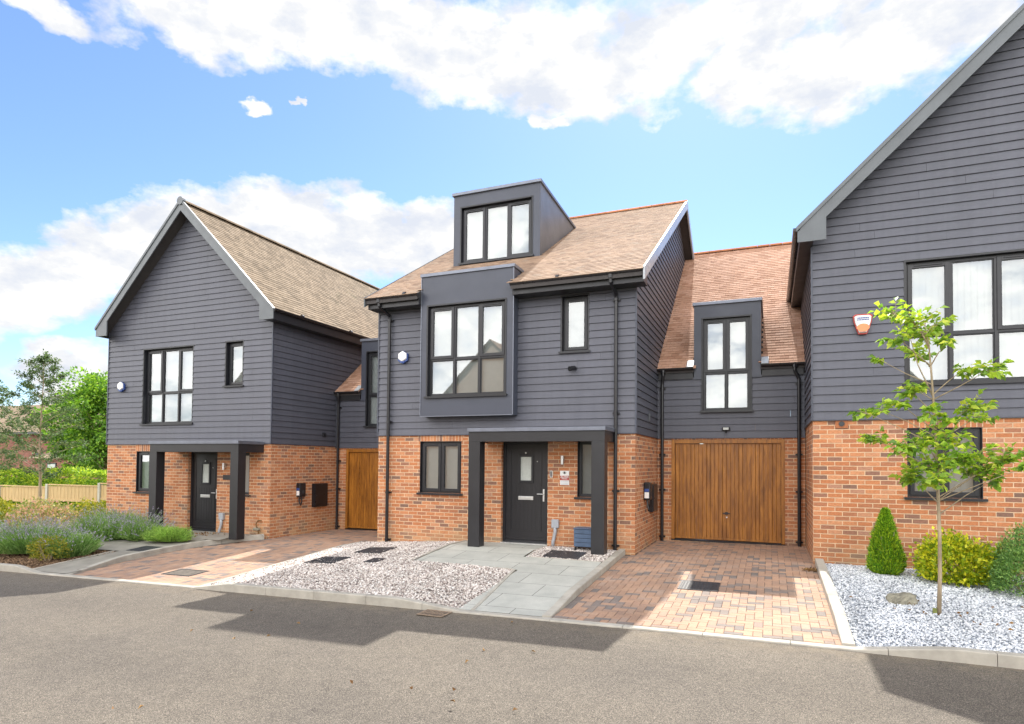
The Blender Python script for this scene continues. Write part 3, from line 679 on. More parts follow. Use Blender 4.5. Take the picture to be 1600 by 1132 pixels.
# block paving laid in herringbone
def paving(name, x0, x1, y0, y1, kind, a=.1035, clip=None):
    jt = MB(); nx = int((x1-x0)/.4)+1; ny = int((y1-y0)/.4)+1
    sheet(name+'_bed', [(x0, x1, y0, y1)], kind, M['joint'], dz=-.007, kind='structure')
    mb = MB(); I = int((x1-x0)/a)+3; J = int((y1-y0)/a)+3; gp = .0028; ch = .004
    for i in range(-2, I):
        for j in range(-2, J):
            k = (i-j) % 4
            if k == 0: r = (i*a, (i+2)*a, j*a, (j+1)*a)
            elif k == 2: r = (i*a, (i+1)*a, (j-1)*a, (j+1)*a)
            else: continue
            X0, X1, Y0, Y1 = max(x0+r[0]+gp, x0), min(x0+r[1]-gp, x1), max(y0+r[2]+gp, y0), min(y0+r[3]-gp, y1)
            if X1-X0 < .02 or Y1-Y0 < .02: continue
            if clip and not clip((X0+X1)/2, (Y0+Y1)/2): continue
            dz = random.uniform(-.0018, .0018)
            zz = lambda x, y: surf(kind, x, y)+dz
            o = [(X0, Y0), (X1, Y0), (X1, Y1), (X0, Y1)]; n = [(X0+ch, Y0+ch), (X1-ch, Y0+ch), (X1-ch, Y1-ch), (X0+ch, Y1-ch)]
            vs = [(x, y, zz(x, y)-.009) for x, y in o]+[(x, y, zz(x, y)-.003) for x, y in o]+[(x, y, zz(x, y)) for x, y in n]
            mb.add(vs, [(8, 9, 10, 11)]+[(4+q, 4+(q+1) % 4, 8+(q+1) % 4, 8+q) for q in range(4)]+[(q, (q+1) % 4, 4+(q+1) % 4, 4+q) for q in range(4)])
    mb.build(name, M['pave'], kind='structure')
paving('driveway', -2.57, .70, 7.565, 14.44, 'drive', clip=lambda x, y: x > -2.38 or y < 11.9)
def inleft(x, y):
    if y > 11.9: return -11.37 < x < -8.25
    lx = -12.0-.34*min(1, (y-7.5)/1.6) if y < 10 else -12.34+(y-10)/1.9*.8
    return lx-.02 < x < -8.69
paving('neighbour_driveway', -12.35, -8.26, 7.565, 14.46, 'drivel', clip=inleft)

# loose stones
def stones(name, regs, sk_, n, size, m, flat=.55, label=None, dz=0.0, keep=None):
    area = np.array([(r[1]-r[0])*(r[3]-r[2]) for r in regs]); ch = rng.choice(len(regs), n, p=area/area.sum()); rg = np.array(regs)[ch]
    X = rg[:, 0]+(rg[:, 1]-rg[:, 0])*rng.random(n); Y = rg[:, 2]+(rg[:, 3]-rg[:, 2])*rng.random(n)
    if keep is not None:
        ok = np.array([keep(x, y) for x, y in zip(X, Y)]); X, Y = X[ok], Y[ok]; n = len(X)
    Z = np.array([surf(sk_, x, y) for x, y in zip(X, Y)])+dz-.012+rng.random(n)*.014
    base = np.array([(1,0,0),(0,1,0),(-1,0,0),(0,-1,0),(0,0,1),(0,0,-1),(.62,.62,.35),(-.62,-.62,.3)], float)
    base = base[:6]; F = np.array([(0,1,4),(1,2,4),(2,3,4),(3,0,4),(1,0,5),(2,1,5),(3,2,5),(0,3,5)])
    s = size*(.55+.9*rng.random((n, 1, 1))); v = base[None]*(.65+.7*rng.random((n, 6, 1)))*s
    v = v*np.stack([1+.4*rng.random(n), .75+.3*rng.random(n), flat+.25*rng.random(n)], 1)[:, None, :]
    an = rng.random(n)*6.283; ti = (rng.random(n)-.5)*1.1
    c, s_ = np.cos(an), np.sin(an); ct, st = np.cos(ti), np.sin(ti)
    x, y, z = v[..., 0], v[..., 1], v[..., 2]; y, z = y*ct[:, None]-z*st[:, None], y*st[:, None]+z*ct[:, None]
    x, y = x*c[:, None]-y*s_[:, None], x*s_[:, None]+y*c[:, None]
    V = np.stack([x+X[:, None], y+Y[:, None], z+Z[:, None]], -1).reshape(-1, 3); F = (F[None]+np.arange(n)[:, None, None]*6).reshape(-1, 3)
    return raw(name, V, F, np.repeat(rng.random(n), 8), m, kind='stuff', label=label, cat='gravel')
stones('gravel', [(-8.6, -6.03, 7.57, 11.95), (-6.03, -3.86, 7.57, 9.75)], 'bed', 34000, .0165, M['gravel'], label='pinkish white gravel in front of the middle house',
       keep=lambda x, y: x < -3.71-.28*(y-7.57)/2.2-.02 or y > 9.9)
stones('gravel', [(-4.13, -2.7, 10.68, 11.94)], 'path', 3600, .0165, M['gravel'], label='small patch of pinkish white gravel beside the middle porch')
stones('chippings', [(.84, 4.6, 7.57, 11.94)], 'bed', 42000, .0135, M['bluegravel'], label='blue grey stone chippings in front of the right house')
stones('bark_mulch', [(-17.3, -13.15, 7.57, 9.3), (-17.3, -14.4, 10.9, 11.9)], 'pathl', 12000, .02, M['chips'], flat=.3, dz=.0, label='brown bark mulch under the lavender')

# ================================================================== MIDDLE HOUSE
H = thing('terraced_house', 'middle three storey house with box dormer and projecting bay window', 'house', (-5.3, 12, 0))
C0, C1, YC = -8.239, -2.394, 11.951; YB = 23.6
hw = [(-7.149, -6.128, 1.033, 2.159), (-5.19, -4.165, .05, 2.17), (-3.545, -3.09, 1.04, 2.155)]
b = MB(); wall_y(b, C0, C1, -.4, 2.30, YC+.012, hw, .13)
shell(b, C0+.006, C1-.006, YC+.012, YB, -.4, 2.30); b.build('brick_wall', M['brick'], H)
sl = .589; zr = lambda y: 5.335+sl*(y-11.484)
up = MB(); bayhole = (-6.97, -4.85, 2.70, 5.9)
clad(up, lambda s, z, o: (s, YC-o, z), 2.30, 5.17, lambda z: C0, lambda z: C1, [bayhole, (-3.889-.02, -3.333+.02, 3.947, 5.069+.02)])
lo = lambda z: YC+max(0, (z-5.32)/sl); hi = lambda z: 35.54-lo(z)
clad(up, lambda s, z, o: (C1+o, s, z), 2.30, 8.85, lo, hi, pitch=.145)
clad(up, lambda s, z, o: (C0-o, s, z), 2.30, 8.85, lo, hi, pitch=.145, joints=False)
wall_y(up, C0, C1, 2.3, 5.2, YB, [], 0)
up.build('weatherboard', M['board'], H)
t = MB(); t.box(C1-.004, C1+.028, YC-.028, YC+.005, 2.29, 5.14); t.box(C0-.028, C0+.004, YC-.028, YC+.005, 2.29, 5.14)
t.box(C0, C1, YC-.03, YC, 2.285, 2.298); t.box(C1, C1+.03, YC, YB, 2.285, 2.298); t.build('corner_trim', M['panel'], H)
# roof
rs = MB()
for xa, xb, ya in ((-8.32, -6.995, 11.5), (-6.995, -4.825, 12.2), (-4.825, -2.16, 11.5)):
    rs.prism([(ya, zr(ya)-.03), (17.77, zr(17.77)-.02), (24.04, zr(11.5)-.03), (24.04, zr(11.5)-.15), (17.77, zr(17.77)-.16), (ya, zr(ya)-.15)], lambda y, z: (xa, y, z), lambda y, z: (xb, y, z))
RF = rs.build('roof', M['slab'], H)
V = Vector((0, 1, sl)).normalized(); Lr = 6.29*math.sqrt(1+sl*sl)
tl = MB()
def sk(u, v):
    x = -8.337+u; y = 11.47+v*V.y
    return (-7.0 < x < -4.82 and y < 12.2) or (-7.16 < x < -4.92 and 13.5 < y < 15.9)
tiles(tl, (-8.337, 11.46, zr(11.46)-.012), (1, 0, 0), V, 6.17, Lr, skip=sk)
tiles(tl, (-8.337, 24.08, zr(11.46)-.012), (1, 0, 0), (0, -1, sl), 6.17, Lr, gauge=.21, tw=.35)
tl.build('roof_tiles', M['tile'], RF)
rl = MB(); ridge_line(rl, (-8.34, 17.77, 9.04), (-2.13, 17.77, 9.04)); rl.build('ridge_tiles', M['ridge'], RF)
bg_ = MB()
for y0, y1, in ((11.46, 17.77),):
    for sgn in (0, 1):
        f = (lambda y: y) if sgn == 0 else (lambda y: 35.54-y)
        poly = [(f(11.46), zr(11.46)+.03), (f(17.77), zr(17.77)+.03), (f(17.77), zr(17.77)-.21), (f(11.62), zr(11.62)-.21), (f(11.46), zr(11.46)-.21)]
        bg_.prism(poly, lambda y, z: (-2.165, y, z), lambda y, z: (-2.128, y, z))
bg_.build('bargeboard', M['bargelight'], RF)
bg_ = MB()
for sgn in (0, 1):
    f = (lambda y: y) if sgn == 0 else (lambda y: 35.54-y)
    bg_.prism([(f(11.46), zr(11.46)+.012), (f(17.77), zr(17.77)+.012), (f(17.77), zr(17.77)-.2), (f(11.46), zr(11.46)-.2)], lambda y, z: (-8.34, y, z), lambda y, z: (-8.315, y, z))
bg_.build('bargeboard', M['barge'], RF)
def eaves(root, segs, yg, zg, yw, fz0, fz1):
    for a, b_ in segs:
        f = MB()
        f.box(a, b_, yg+.06, yg+.08, fz0, fz1); f.box(a, b_, yg+.08, yw-.001, fz0, fz0+.015)
        f.box(a, a+.02, yg+.08, yw-.001, fz0+.016, fz1); f.box(b_-.02, b_, yg+.08, yw-.001, fz0+.016, fz1)
        f.build('fascia', M['porch'], root)
    for a, b_ in segs:
        g = MB(); gutter(g, (a-.02, yg, zg), (b_+.02, yg, zg)); g.build('gutter', M['gutter'], root)
eaves(H, [(-8.30, -7.0), (-4.82, -2.17)], 11.515, 5.325, YC-.02, 5.10, 5.29)
downpipe(H, -7.93, 11.875, 5.325, -.13, YC, -7.99, 11.53, 5.28)
downpipe(H, -2.76, 11.875, 5.325, .03, YC, -2.79, 11.53, 5.28)
# bay
B0, B1, YY = -6.99, -4.83, 11.682; bw_ = (-6.831, -5.002, 3.109, 5.062)
c = MB(); wall_y(c, B0, B1, 2.684, 5.70, YY, [bw_], .06); zt = 12.22
for x in (B0, B1): c.quad((x, YY, 2.684), (x, 12.2, 2.684), (x, 12.2, 5.70), (x, YY, 5.70))
c.quad((B0, YY, 2.684), (B1, YY, 2.684), (B1, 12.2, 2.684), (B0, 12.2, 2.684)); c.quad((B0, YY, 5.70), (B1, YY, 5.70), (B1, 12.2, 5.70), (B0, 12.2, 5.70))
c.quad((B0, 12.2, 2.684), (B1, 12.2, 2.684), (B1, 12.2, 5.7), (B0, 12.2, 5.7))
BY = c.build('bay', M['panel'], H)
c = MB(); c.box(B0-.025, B1+.025, YY-.03, 12.26, 5.702, 5.77); c.build('bay_cap', M['trim'], BY, bevel=.004)
c = MB()
for x in (B0, B1): c.box(x-.008, x+.008, YY-.012, YY+.01, 2.68, 5.70)
c.box(B0, B1, YY-.012, YY+.01, 2.676, 2.69); c.build('bay_trim', M['trim'], BY)
window(H, *bw_, YY, 3, op=(0, 2), tz=3.905, rec=.07)
# dormer on the roof
D0, D1, YD = -7.165, -4.916, 13.45; dw = (-6.966, -5.114, 6.54, 7.91)
c = MB(); wall_y(c, D0, D1, 6.35, 8.22, YD, [dw], .08); DM = c.build('dormer', M['panel'], H)
c = MB()
for x in (D0, D1):
    c = MB(); c.add([(x, YD+.002, 6.3), (x, YD+.002, 8.22), (x, 16.35, 8.08), (x, 16.35, 8.0)], [(0, 1, 2, 3)]); c.build('dormer_cheek', M['cheek'], DM)
c = MB(); c.prism([(YD-.05, 8.215), (YD-.05, 8.285), (16.35, 8.13), (16.35, 8.07)], lambda y, z: (D0-.035, y, z), lambda y, z: (D1+.035, y, z)); c.build('dormer_roof', M['trim'], DM, bevel=.004)
c = MB(); c.tube([(-6.35, 13.9, 8.22), (-6.35, 13.9, 8.36)], .025, 8); c.tube([(-6.35, 13.9, 8.36), (-6.35, 13.9, 8.38)], .04, 8); c.build('roof_vent', M['greyplastic'], DM)
window(H, *dw, YD, 3, op=(0, 2), rec=.08, sill=True)
window(H, -3.889, -3.333, 3.947, 5.069, YC, 1, op=(0,), rec=.09, blind='blinddim')
window(H, *hw[0], YC+.012, 2, op=(0, 1), rec=.06, proud=0)
window(H, *hw[2], YC+.012, 1, op=(), rec=.08, proud=0, blind='blinddim')
soldier(H, -7.19, -6.09, 2.161, 2.297, YC+.012)
front_door(H, -5.19, -4.165, .05, 2.17, YC+.012)
porch(H, -5.55, -2.79, 11.144, YC-.002, 2.385, .03, .05)

# ================================================================== LINK GARAGES
def garage_door(root, x0, x1, z0, z1, y):
    f = MB(); w = .075; f.box(x0, x0+w, y-.03, y+.09, z0, z1); f.box(x1-w, x1, y-.03, y+.09, z0, z1); f.box(x0+w, x1-w, y-.029, y+.09, z1-w-.01, z1)
    D = f.build('garage_frame', M['oak'], root, bevel=.003)
    a, b_ = x0+w+.006, x1-w-.006; zt = z1-w-.02; zb = z0+.03; yl = y+.02; L = MB(); n = 26; bwid = (b_-a)/n
    for i in range(n):
        xa, xb = a+i*bwid, a+(i+1)*bwid; g = .006 if i % 4 else .011; dp = .007 if i % 4 else .013
        prof = [(xa, yl+dp), (xa+g, yl), (xb-g*.6, yl), (xb, yl+dp)]
        for (p, q) in zip(prof, prof[1:]): L.quad((p[0], p[1], zb), (q[0], q[1], zb), (q[0], q[1], zt), (p[0], p[1], zt))
    L.box(a, b_, yl-.006, yl+.004, zb, zb+.05); L.build('garage_door', M['oak'], root)
    h = MB(); xm = (a+b_)/2; zh = z0+.62; h.tube([(xm-.075, yl-.04, zh), (xm+.075, yl-.04, zh)], .012, 8); h.tube([(xm, yl-.04, zh), (xm, yl, zh)], .014, 8)
    h.box(xm-.03, xm+.03, yl-.012, yl, zh-.03, zh+.03); h.build('handle', M['black'], root)
    k = MB(); k.tube([(xm+.005, yl-.014, zh-.085), (xm+.005, yl, zh-.085)], .017, 12); k.build('lock', M['chrome'], root)
    s = MB(); s.box(x0, x1, y-.03, y+.1, z0-.02, z0+.016); s.build('threshold', M['black'], root)
def link(label, x0, x1, dx, dz):
    K = thing('link_garage', label, 'garage', ((x0+x1)/2, 14.5, dz)); yw = 14.439
    dh = (-2.073+dx, .281+dx, .02+dz*.95, 2.26+dz); wn = (-1.40+dx, -.392+dx, 2.897+dz, 4.951+dz); zc = 2.30+dz
    b = MB(); wall_y(b, x0, x1, -.5, zc, yw+.012, [dh], .13); b.build('brick_wall', M['brick'], K); b = MB(); wall_y(b, x0, x1, -.5, 3.9+dz, 25.0, [], 0); b.build('rear_wall', M['brick'], K)
    u = MB(); clad(u, lambda s, z, o: (s, yw-o, z), zc, 3.66+dz, lambda z: x0+.001, lambda z: x1-.001, [(wn[0]-.02, wn[1]+.02, wn[2], 9)])
    u.box(x0, x1, yw-.026, yw+.01, zc-.014, zc-.002); u.build('weatherboard', M['board'], K)
    sl2 = .798; z2 = lambda y: 3.87+dz+sl2*(y-14.325); yr = 19.722
    r = MB(); d0, d1 = -1.581+dx, -.186+dx
    for xa, xb, ya in ((x0+.002, d0+.01, 14.36), (d0+.01, d1-.01, 16.0), (d1-.01, x1-.002, 14.36)):
        r.prism([(ya, z2(ya)-.03), (yr, z2(yr)-.02), (2*yr-14.36, z2(14.36)-.03), (2*yr-14.36, z2(14.36)-.14), (yr, z2(yr)-.15), (ya, z2(ya)-.14)], lambda y, z: (xa, y, z), lambda y, z: (xb, y, z))
    rf = r.build('roof', M['slab'], K); V = Vector((0, 1, sl2)).normalized(); Lr = (yr-14.3)*math.sqrt(1+sl2**2)
    tl = MB(); tiles(tl, (x0+.003, 14.30, z2(14.30)-.012), (1, 0, 0), V, x1-x0-.006, Lr, skip=lambda a, v: d0+.01 < x0+a < d1-.01 and 14.3+v*V.y < 16.0)
    tiles(tl, (x0+.003, 2*yr-14.3, z2(14.3)-.012), (1, 0, 0), (0, -1, sl2), x1-x0-.006, Lr, gauge=.21, tw=.35)
    tl.build('roof_tiles', M['tileorange'], rf)
    rl = MB(); ridge_line(rl, (x0, yr, z2(yr)+.0), (x1, yr, z2(yr)+.0)); rl.build('ridge_tiles', M['ridge'], rf)
    eaves(K, [(x0+.03, d0-.02), (d1+.02, x1-.03)], 14.335, 3.865+dz, yw-.02, 3.62+dz, 3.79+dz)
    c = MB(); wall_y(c, d0, d1, 3.60+dz, 5.25+dz, yw-.03, [(wn[0], wn[1], 3.5+dz, wn[3])], .05)
    for x in (d0, d1): c.add([(x, yw-.03, 3.60+dz), (x, yw-.03, 5.25+dz), (x, 16.1, 5.25+dz), (x, 14.5, 3.6+dz)], [(0, 1, 2, 3)])
    dm = c.build('dormer', M['panel'], K)
    c = MB(); c.box(d0-.03, d1+.03, yw-.07, 16.2, 5.252+dz, 5.32+dz); c.build('dormer_cap', M['trim'], dm, bevel=.004)
    for x, s in ((d0, -1), (d1, 1)):
        c = MB(); xa, xb = sorted((x+s*.004, x+s*.15)); c.prism([(14.29, z2(14.29)+.03), (14.5, z2(14.5)+.03), (14.5, z2(14.5)+.04), (14.29, z2(14.29)+.04)], lambda y, z: (xa, y, z), lambda y, z: (xb, y, z))
        c.build('lead_flashing', M['leadwhite'], dm)
    window(K, wn[0], wn[1], wn[2], wn[3], yw-.03, 2, op=(0, 1), tz=3.74+dz, rec=.06, proud=.014)
    m = MB(); m.box(dh[0], dh[1], yw+.008, yw+.02, dh[3]+.001, zc-.015); m.build('soldier_course', M['soldier'], K)
    garage_door(K, *dh, yw+.03)
    downpipe(K, x0+.12, 14.375, 3.865+dz, -.02+dz*.95, yw, x0+.14, 14.34, 3.84+dz)
    downpipe(K, x1-.12, 14.375, 3.865+dz, -.0+dz*.95, yw, x1-.20, 14.34, 3.84+dz)
    return K
link('link garage with golden oak door between the middle house and the right house', C1+.004, .676-.004, 0, 0)
link('link garage with golden oak door between the left house and the middle house', -11.385+.004, C0-.004, -8.95, -.21)

# ================================================================== LEFT HOUSE (gable to the road)
def gable_house(label, X0, X1, yw, zc, zbase, ze, slope, xe0, xe1, ridge_top, yf, yb, holes, upholes, tilekey, front_bits, base, pitch=.145, wallm='brick', cladm='board'):
    K = thing('gabled_house', label, 'house', base); xm = (xe0+xe1)/2
    b = MB(); wall_y(b, X0, X1, zbase, zc, yw+.012, holes, .13); shell(b, X0+.006, X1-.006, yw+.012, yb, zbase, zc); b.build('brick_wall', M[wallm], K)
    u = MB(); zt = lambda x: ridge_top-slope*abs(x-xm)
    lo = lambda z: max(X0, xm-(ridge_top-.16-z)/slope); hi = lambda z: min(X1, xm+(ridge_top-.16-z)/slope)
    clad(u, lambda s, z, o: (s, yw-o, z), zc, ridge_top-.18, lo, hi, [(h[0]-.02, h[1]+.02, h[2], h[3]+.02) for h in upholes], pitch=pitch)
    wallt = ridge_top-slope*(X1-xm)-.15
    clad(u, lambda s, z, o: (X1+o, s, z), zc, wallt, lambda z: yw, lambda z: yb, pitch=pitch)
    clad(u, lambda s, z, o: (X0-o, s, z), zc, wallt, lambda z: yw, lambda z: yb, pitch=pitch)
    u.add([(X0, yb, zc), (X1, yb, zc), (X1, yb, wallt), (xm, yb, ridge_top-.2), (X0, yb, wallt)], [(0, 1, 2, 3, 4)]); u.build('weatherboard', M[cladm], K)
    t = MB(); t.box(X1-.004, X1+.026, yw-.026, yw+.005, zc-.01, wallt+.02); t.box(X0-.026, X0+.004, yw-.026, yw+.005, zc-.01, wallt+.02)
    t.box(X0, X1, yw-.028, yw, zc-.015, zc-.002); t.box(X1, X1+.028, yw, yb, zc-.015, zc-.002); t.box(X0-.028, X0, yw, yb, zc-.015, zc-.002); t.build('corner_trim', M['panel'], K)
    r = MB(); r.prism([(xe0, zt(xe0)-.03), (xm, ridge_top-.03), (xe1, zt(xe1)-.03), (xe1, zt(xe1)-.16), (xm, ridge_top-.2), (xe0, zt(xe0)-.16)], lambda x, z: (x, yf+.03, z), lambda x, z: (x, yb+.3, z))
    rf = r.build('roof', M['slab'], K); tl = MB(); Lr = (xe1-xm)*math.sqrt(1+slope**2)+.03
    tiles(tl, (xe1+.03, yf+.045, zt(xe1+.03)-.03), (0, 1, 0), (-1, 0, slope), yb+.25-yf, Lr)
    tiles(tl, (xe0-.03, yf+.045, zt(xe0-.03)-.03), (0, 1, 0), (1, 0, slope), yb+.25-yf, Lr, gauge=.14, tw=.24)
    tl.build('roof_tiles', M[tilekey], rf); rl = MB(); ridge_line(rl, (xm, yf+.06, ridge_top), (xm, yb+.3, ridge_top)); rl.build('ridge_tiles', M['ridge'] if tilekey != 'tilebrown' else M['tilebrown'], rf)
    bb = MB(); h = .27; tail = .40
    for s, xe in ((-1, xe0), (1, xe1)):
        fx = lambda x: x
        zi = zt(xe)-.27
        poly = [(xm, ridge_top-.005), (xe+s*.04, zt(xe+s*.04)-.005), (xe+s*.04, zi), (xe-s*tail, zi), (xe-s*tail, zt(xe-s*tail)-h), (xm, ridge_top-h)]
        bb.prism(poly, lambda x, z: (x, yf, z), lambda x, z: (x, yf+.028, z))
    bb.build('bargeboard', M['barge'], rf)
    cp = MB()
    for s, xe in ((-1, xe0), (1, xe1)):
        poly = [(xm, ridge_top+.045), (xe+s*.06, zt(xe+s*.06)+.045), (xe+s*.06, zt(xe+s*.06)-.035), (xm, ridge_top-.035)]
        cp.prism(poly, lambda x, z: (x, yf-.022, z), lambda x, z: (x, yf+.04, z))
    cp.tube([(xm, yf-.03, ridge_top-.02), (xm, yf+.06, ridge_top-.02)], .11, 12); cp.build('verge_cap', M['barge'], rf)
    # soffits and eaves boxes
    for s, xe, Xw in ((-1, xe0, X0), (1, xe1, X1)):
        g = MB(); gutter(g, (xe+s*.05, yf+.0, zt(xe)-.02), (xe+s*.05, yb+.3, zt(xe)-.02)); g.build('gutter', M['gutter'], K)
        a, c = sorted((xe-s*.015, xe+s*.005)); f = MB(); f.box(a, c, yf+.03, yb+.3, zt(xe)-.27, zt(xe)-.04)
        a, c = sorted((xe-s*.015, Xw)); f.box(a, c, yf+.03, yb+.3, zt(xe)-.27, zt(xe)-.255); f.build('fascia', M['porch'], K)
    return K
lh = [(-16.16, -15.12, .82, 1.93), (-14.19, -13.155, -.165, 1.935), (-12.52, -12.07, .84, 1.90)]
lu = [(-15.943, -14.068, 2.674, 4.725), (-12.923, -12.337, 3.609, 4.74)]
LH = gable_house('left house with its grey boarded gable facing the road', -17.346, -11.385, 11.95, 2.128, -.6, 5.2, .985, -17.40, -11.10, 8.50, 11.6, 23.5, lh, lu, 'tilebrown', None, (-14.3, 12, -.3))
window(LH, *lu[0], 11.95, 3, op=(0, 2), tz=3.52, rec=.10)
window(LH, *lu[1], 11.95, 1, op=(0,), rec=.10)
window(LH, *lh[0], 11.962, 2, op=(0, 1), rec=.06, proud=0)
window(LH, *lh[2], 11.962, 1, rec=.07, proud=0, blind='blinddim')
soldier(LH, -16.2, -15.08, 1.932, 2.11, 11.962)
front_door(LH, -14.19, -13.155, -.165, 1.935, 11.962)
porch(LH, -14.575, -11.60, 11.144, 11.948, 2.17, -.17, -.17)

# ================================================================== RIGHT HOUSE
rh = [(2.072, 3.098, 1.202, 2.334)]; ru = [(2.059, 3.95, 3.059, 5.088)]
RH = gable_house('right house with a large grey boarded gable cut by the right edge of the photo', .676, 9.2, 11.95, 2.489, -.3, 5.6, .952, .47, 9.41, 10.03, 11.6, 23.5, rh, ru, 'tile', None, (4.9, 12, 0))
window(RH, *ru[0], 11.95, 3, op=(0, 2), tz=3.865, rec=.07)
window(RH, *rh[0], 11.962, 2, op=(0, 1), rec=.05, proud=0)
soldier(RH, 2.03, 3.14, 2.336, 2.472, 11.962)

# ================================================================== HOUSES ACROSS THE ROAD (seen mirrored in the panes)
def opposite(label, xc, yf, apex, half):
    K = thing('gabled_house', label, 'house', (xc, yf-4, -.3)); ze = apex-half
    b = MB(); b.add([(xc-half, yf, -.5), (xc+half, yf, -.5), (xc+half, yf, ze), (xc, yf, apex), (xc-half, yf, ze)], [(0, 1, 2, 3, 4)])
    b.add([(xc-half, yf-9, -.5), (xc+half, yf-9, -.5), (xc+half, yf-9, ze), (xc, yf-9, apex), (xc-half, yf-9, ze)], [(0, 1, 2, 3, 4)])
    shell(b, xc-half, xc+half, yf-9, yf, -.5, ze, (1, 1, 0)); b.build('wall', M['render'], K)
    r = MB()
    for s in (-1, 1):
        r.add([(xc, yf+.3, apex+.1), (xc+s*(half+.3), yf+.3, ze-.2), (xc+s*(half+.3), yf-9.3, ze-.2), (xc, yf-9.3, apex+.1)], [(0, 1, 2, 3)])
    r.build('roof', M['tileorange'], K)
    for (a, c, z) in ((-1.6, -.3, 1), (.6, 1.9, 1), (-1.4, 1.2, 3.4)):
        w_ = MB(); w_.box(xc+a, xc+c, yf, yf+.03, z, z+1.2); w_.build('window', M['frame'], K)
opposite('cream gabled house across the road behind the camera, between two others', -15.0, -9.5, 8.8, 5.0)
opposite('cream gabled house across the road behind the camera, furthest left', -34, -9.5, 8.4, 6.0)
opposite('cream gabled house across the road behind the camera, further right', 4.5, -9.5, 7.4, 4.4)

# ================================================================== FIXTURES ON THE WALLS
def hexbox(label, x, y, z, s=.13, cols=('white', 'blueplastic')):
    T = thing('alarm_box', label, 'alarm box', (x, y, z), 'burglar alarm boxes with blue base')
    def hx(r, zs=1.0): return [(x+r*math.cos(R(30+60*k)), z+r*zs*math.sin(R(30+60*k))) for k in range(6)]
    a = MB(); a.prism(hx(s*1.08, 1.05), lambda p, q: (p, y, q-.02), lambda p, q: (p, y-.055, q-.02)); a.build('backplate', M[cols[1]], T, bevel=.008)
    b = MB(); hp = hx(s*.98, 1.0); b.prism(hp, lambda p, q: (p, y-.055, q), lambda p, q: (x+(p-x)*.86, y-.09, z+(q-z)*.86)); b.build('cover', M[cols[0]], T, bevel=.012)
    c = MB(); c.box(x-.055, x+.055, y-.075, y-.04, z-s*1.12, z-s*.82); c.build('strobe_lens', M['blueplastic'], T, bevel=.006)
hexbox('white and blue hexagonal alarm box on the middle house left of the bay window', -7.576, YC-.02, 4.055)
hexbox('white and blue hexagonal alarm box at the left edge of the left house', -16.75, 11.93, 3.745)
T = thing('alarm_box', 'white and red shield shaped alarm box on the right house', 'alarm box', (1.435, 11.92, 4.06))
def shield(sx, sz, x=1.435, z=4.09): return [(x-.14*sx, z+.13*sz), (x-.10*sx, z+.155*sz), (x+.10*sx, z+.155*sz), (x+.14*sx, z+.13*sz), (x+.125*sx, z+.02*sz), (x+.06*sx, z-.16*sz), (x-.06*sx, z-.16*sz), (x-.125*sx, z+.02*sz)]
a = MB(); a.prism(shield(1.05, 1.08), lambda p, q: (p, 11.93, q), lambda p, q: (p, 11.89, q)); a.build('backplate', M['redplastic'], T, bevel=.006)
a = MB(); a.prism(shield(.93, .95), lambda p, q: (p, 11.89, q), lambda p, q: (1.435+(p-1.435)*.92, 11.85, 4.09+(q-4.09)*.92)); a.build('cover', M['white'], T, bevel=.006)
a = MB(); a.prism([(1.435+.098*math.cos(t), 4.015+.075*math.sin(t)) for t in [math.pi*k/10 for k in range(11)]]+[(1.39, 3.955), (1.48, 3.955)], lambda p, q: (p, 11.851, q), lambda p, q: (p, 11.845, q)); a.build('orange_emblem', M['orangeplastic'], T)
a = MB()
for i in range(7): a.box(1.35+i*.025, 1.37+i*.025, 11.844, 11.85, 4.175, 4.195)
for i in range(8): a.box(1.345+i*.023, 1.362+i*.023, 11.844, 11.85, 4.145, 4.162)
a.build('printed_line', M['blueplastic'], T)

def walllight(label, x, y, z):
    T = thing('wall_light', label, 'wall light', (x, y, z-.09))
    a = MB(); a.tube([(x, y-.065, z-.085), (x, y-.065, z+.085)], .032, 16); a.build('cylinder_body', M['chrome'], T, smooth=False)
    a = MB(); a.box(x-.025, x+.025, y-.04, y, z-.04, z+.04); a.build('bracket', M['chrome'], T, bevel=.003)
    a = MB(); a.tube([(x, y-.065, z-.088), (x, y-.065, z-.085)], .026, 16); a.build('lens', M['white'], T)
walllight('steel cylinder wall light right of the middle front door', -3.84, YC+.01, 1.77)
walllight('steel cylinder wall light right of the left house front door', -12.87, 11.96, 1.55)
T = thing('doorbell', 'slim video doorbell beside the middle front door', 'doorbell', (-4.083, YC, 1.42))
a = MB(); a.box(-4.112, -4.054, YC-.02, YC+.01, 1.415, 1.555); a.build('body', M['chrome'], T, bevel=.006)
a = MB(); a.box(-4.098, -4.068, YC-.025, YC-.019, 1.43, 1.54); a.build('face', M['black'], T, bevel=.004)
# alarm warning notice
T = thing('alarm_sign', 'red and white alarm notice on the brick right of the middle front door', 'sign', (-3.806, YC, 1.27))
a = MB(); a.box(-3.90, -3.712, YC+.000, YC+.011, 1.27, 1.555); a.build('board', M['white'], T, bevel=.002)
a = MB(); a.box(-3.899, -3.713, YC-.004, YC+.0, 1.365, 1.455); a.build('red_band', M['redplastic'], T)
a = MB(); a.tube([(-3.806, YC-.003, 1.515), (-3.806, YC, 1.515)], .02, 14)
for i in range(8): a.box(-3.806+.033*math.cos(R(45*i))-.006, -3.806+.033*math.cos(R(45*i))+.006, YC-.003, YC, 1.515+.024*math.sin(R(45*i))-.004, 1.515+.024*math.sin(R(45*i))+.004)
a.build('emblem', M['black'], T)
a = MB()
for zz, hh in ((1.35, .004), (1.338, .004), (1.31, .008), (1.285, .006)): a.box(-3.885, -3.728, YC-.003, YC, zz-hh/2, zz+hh/2)
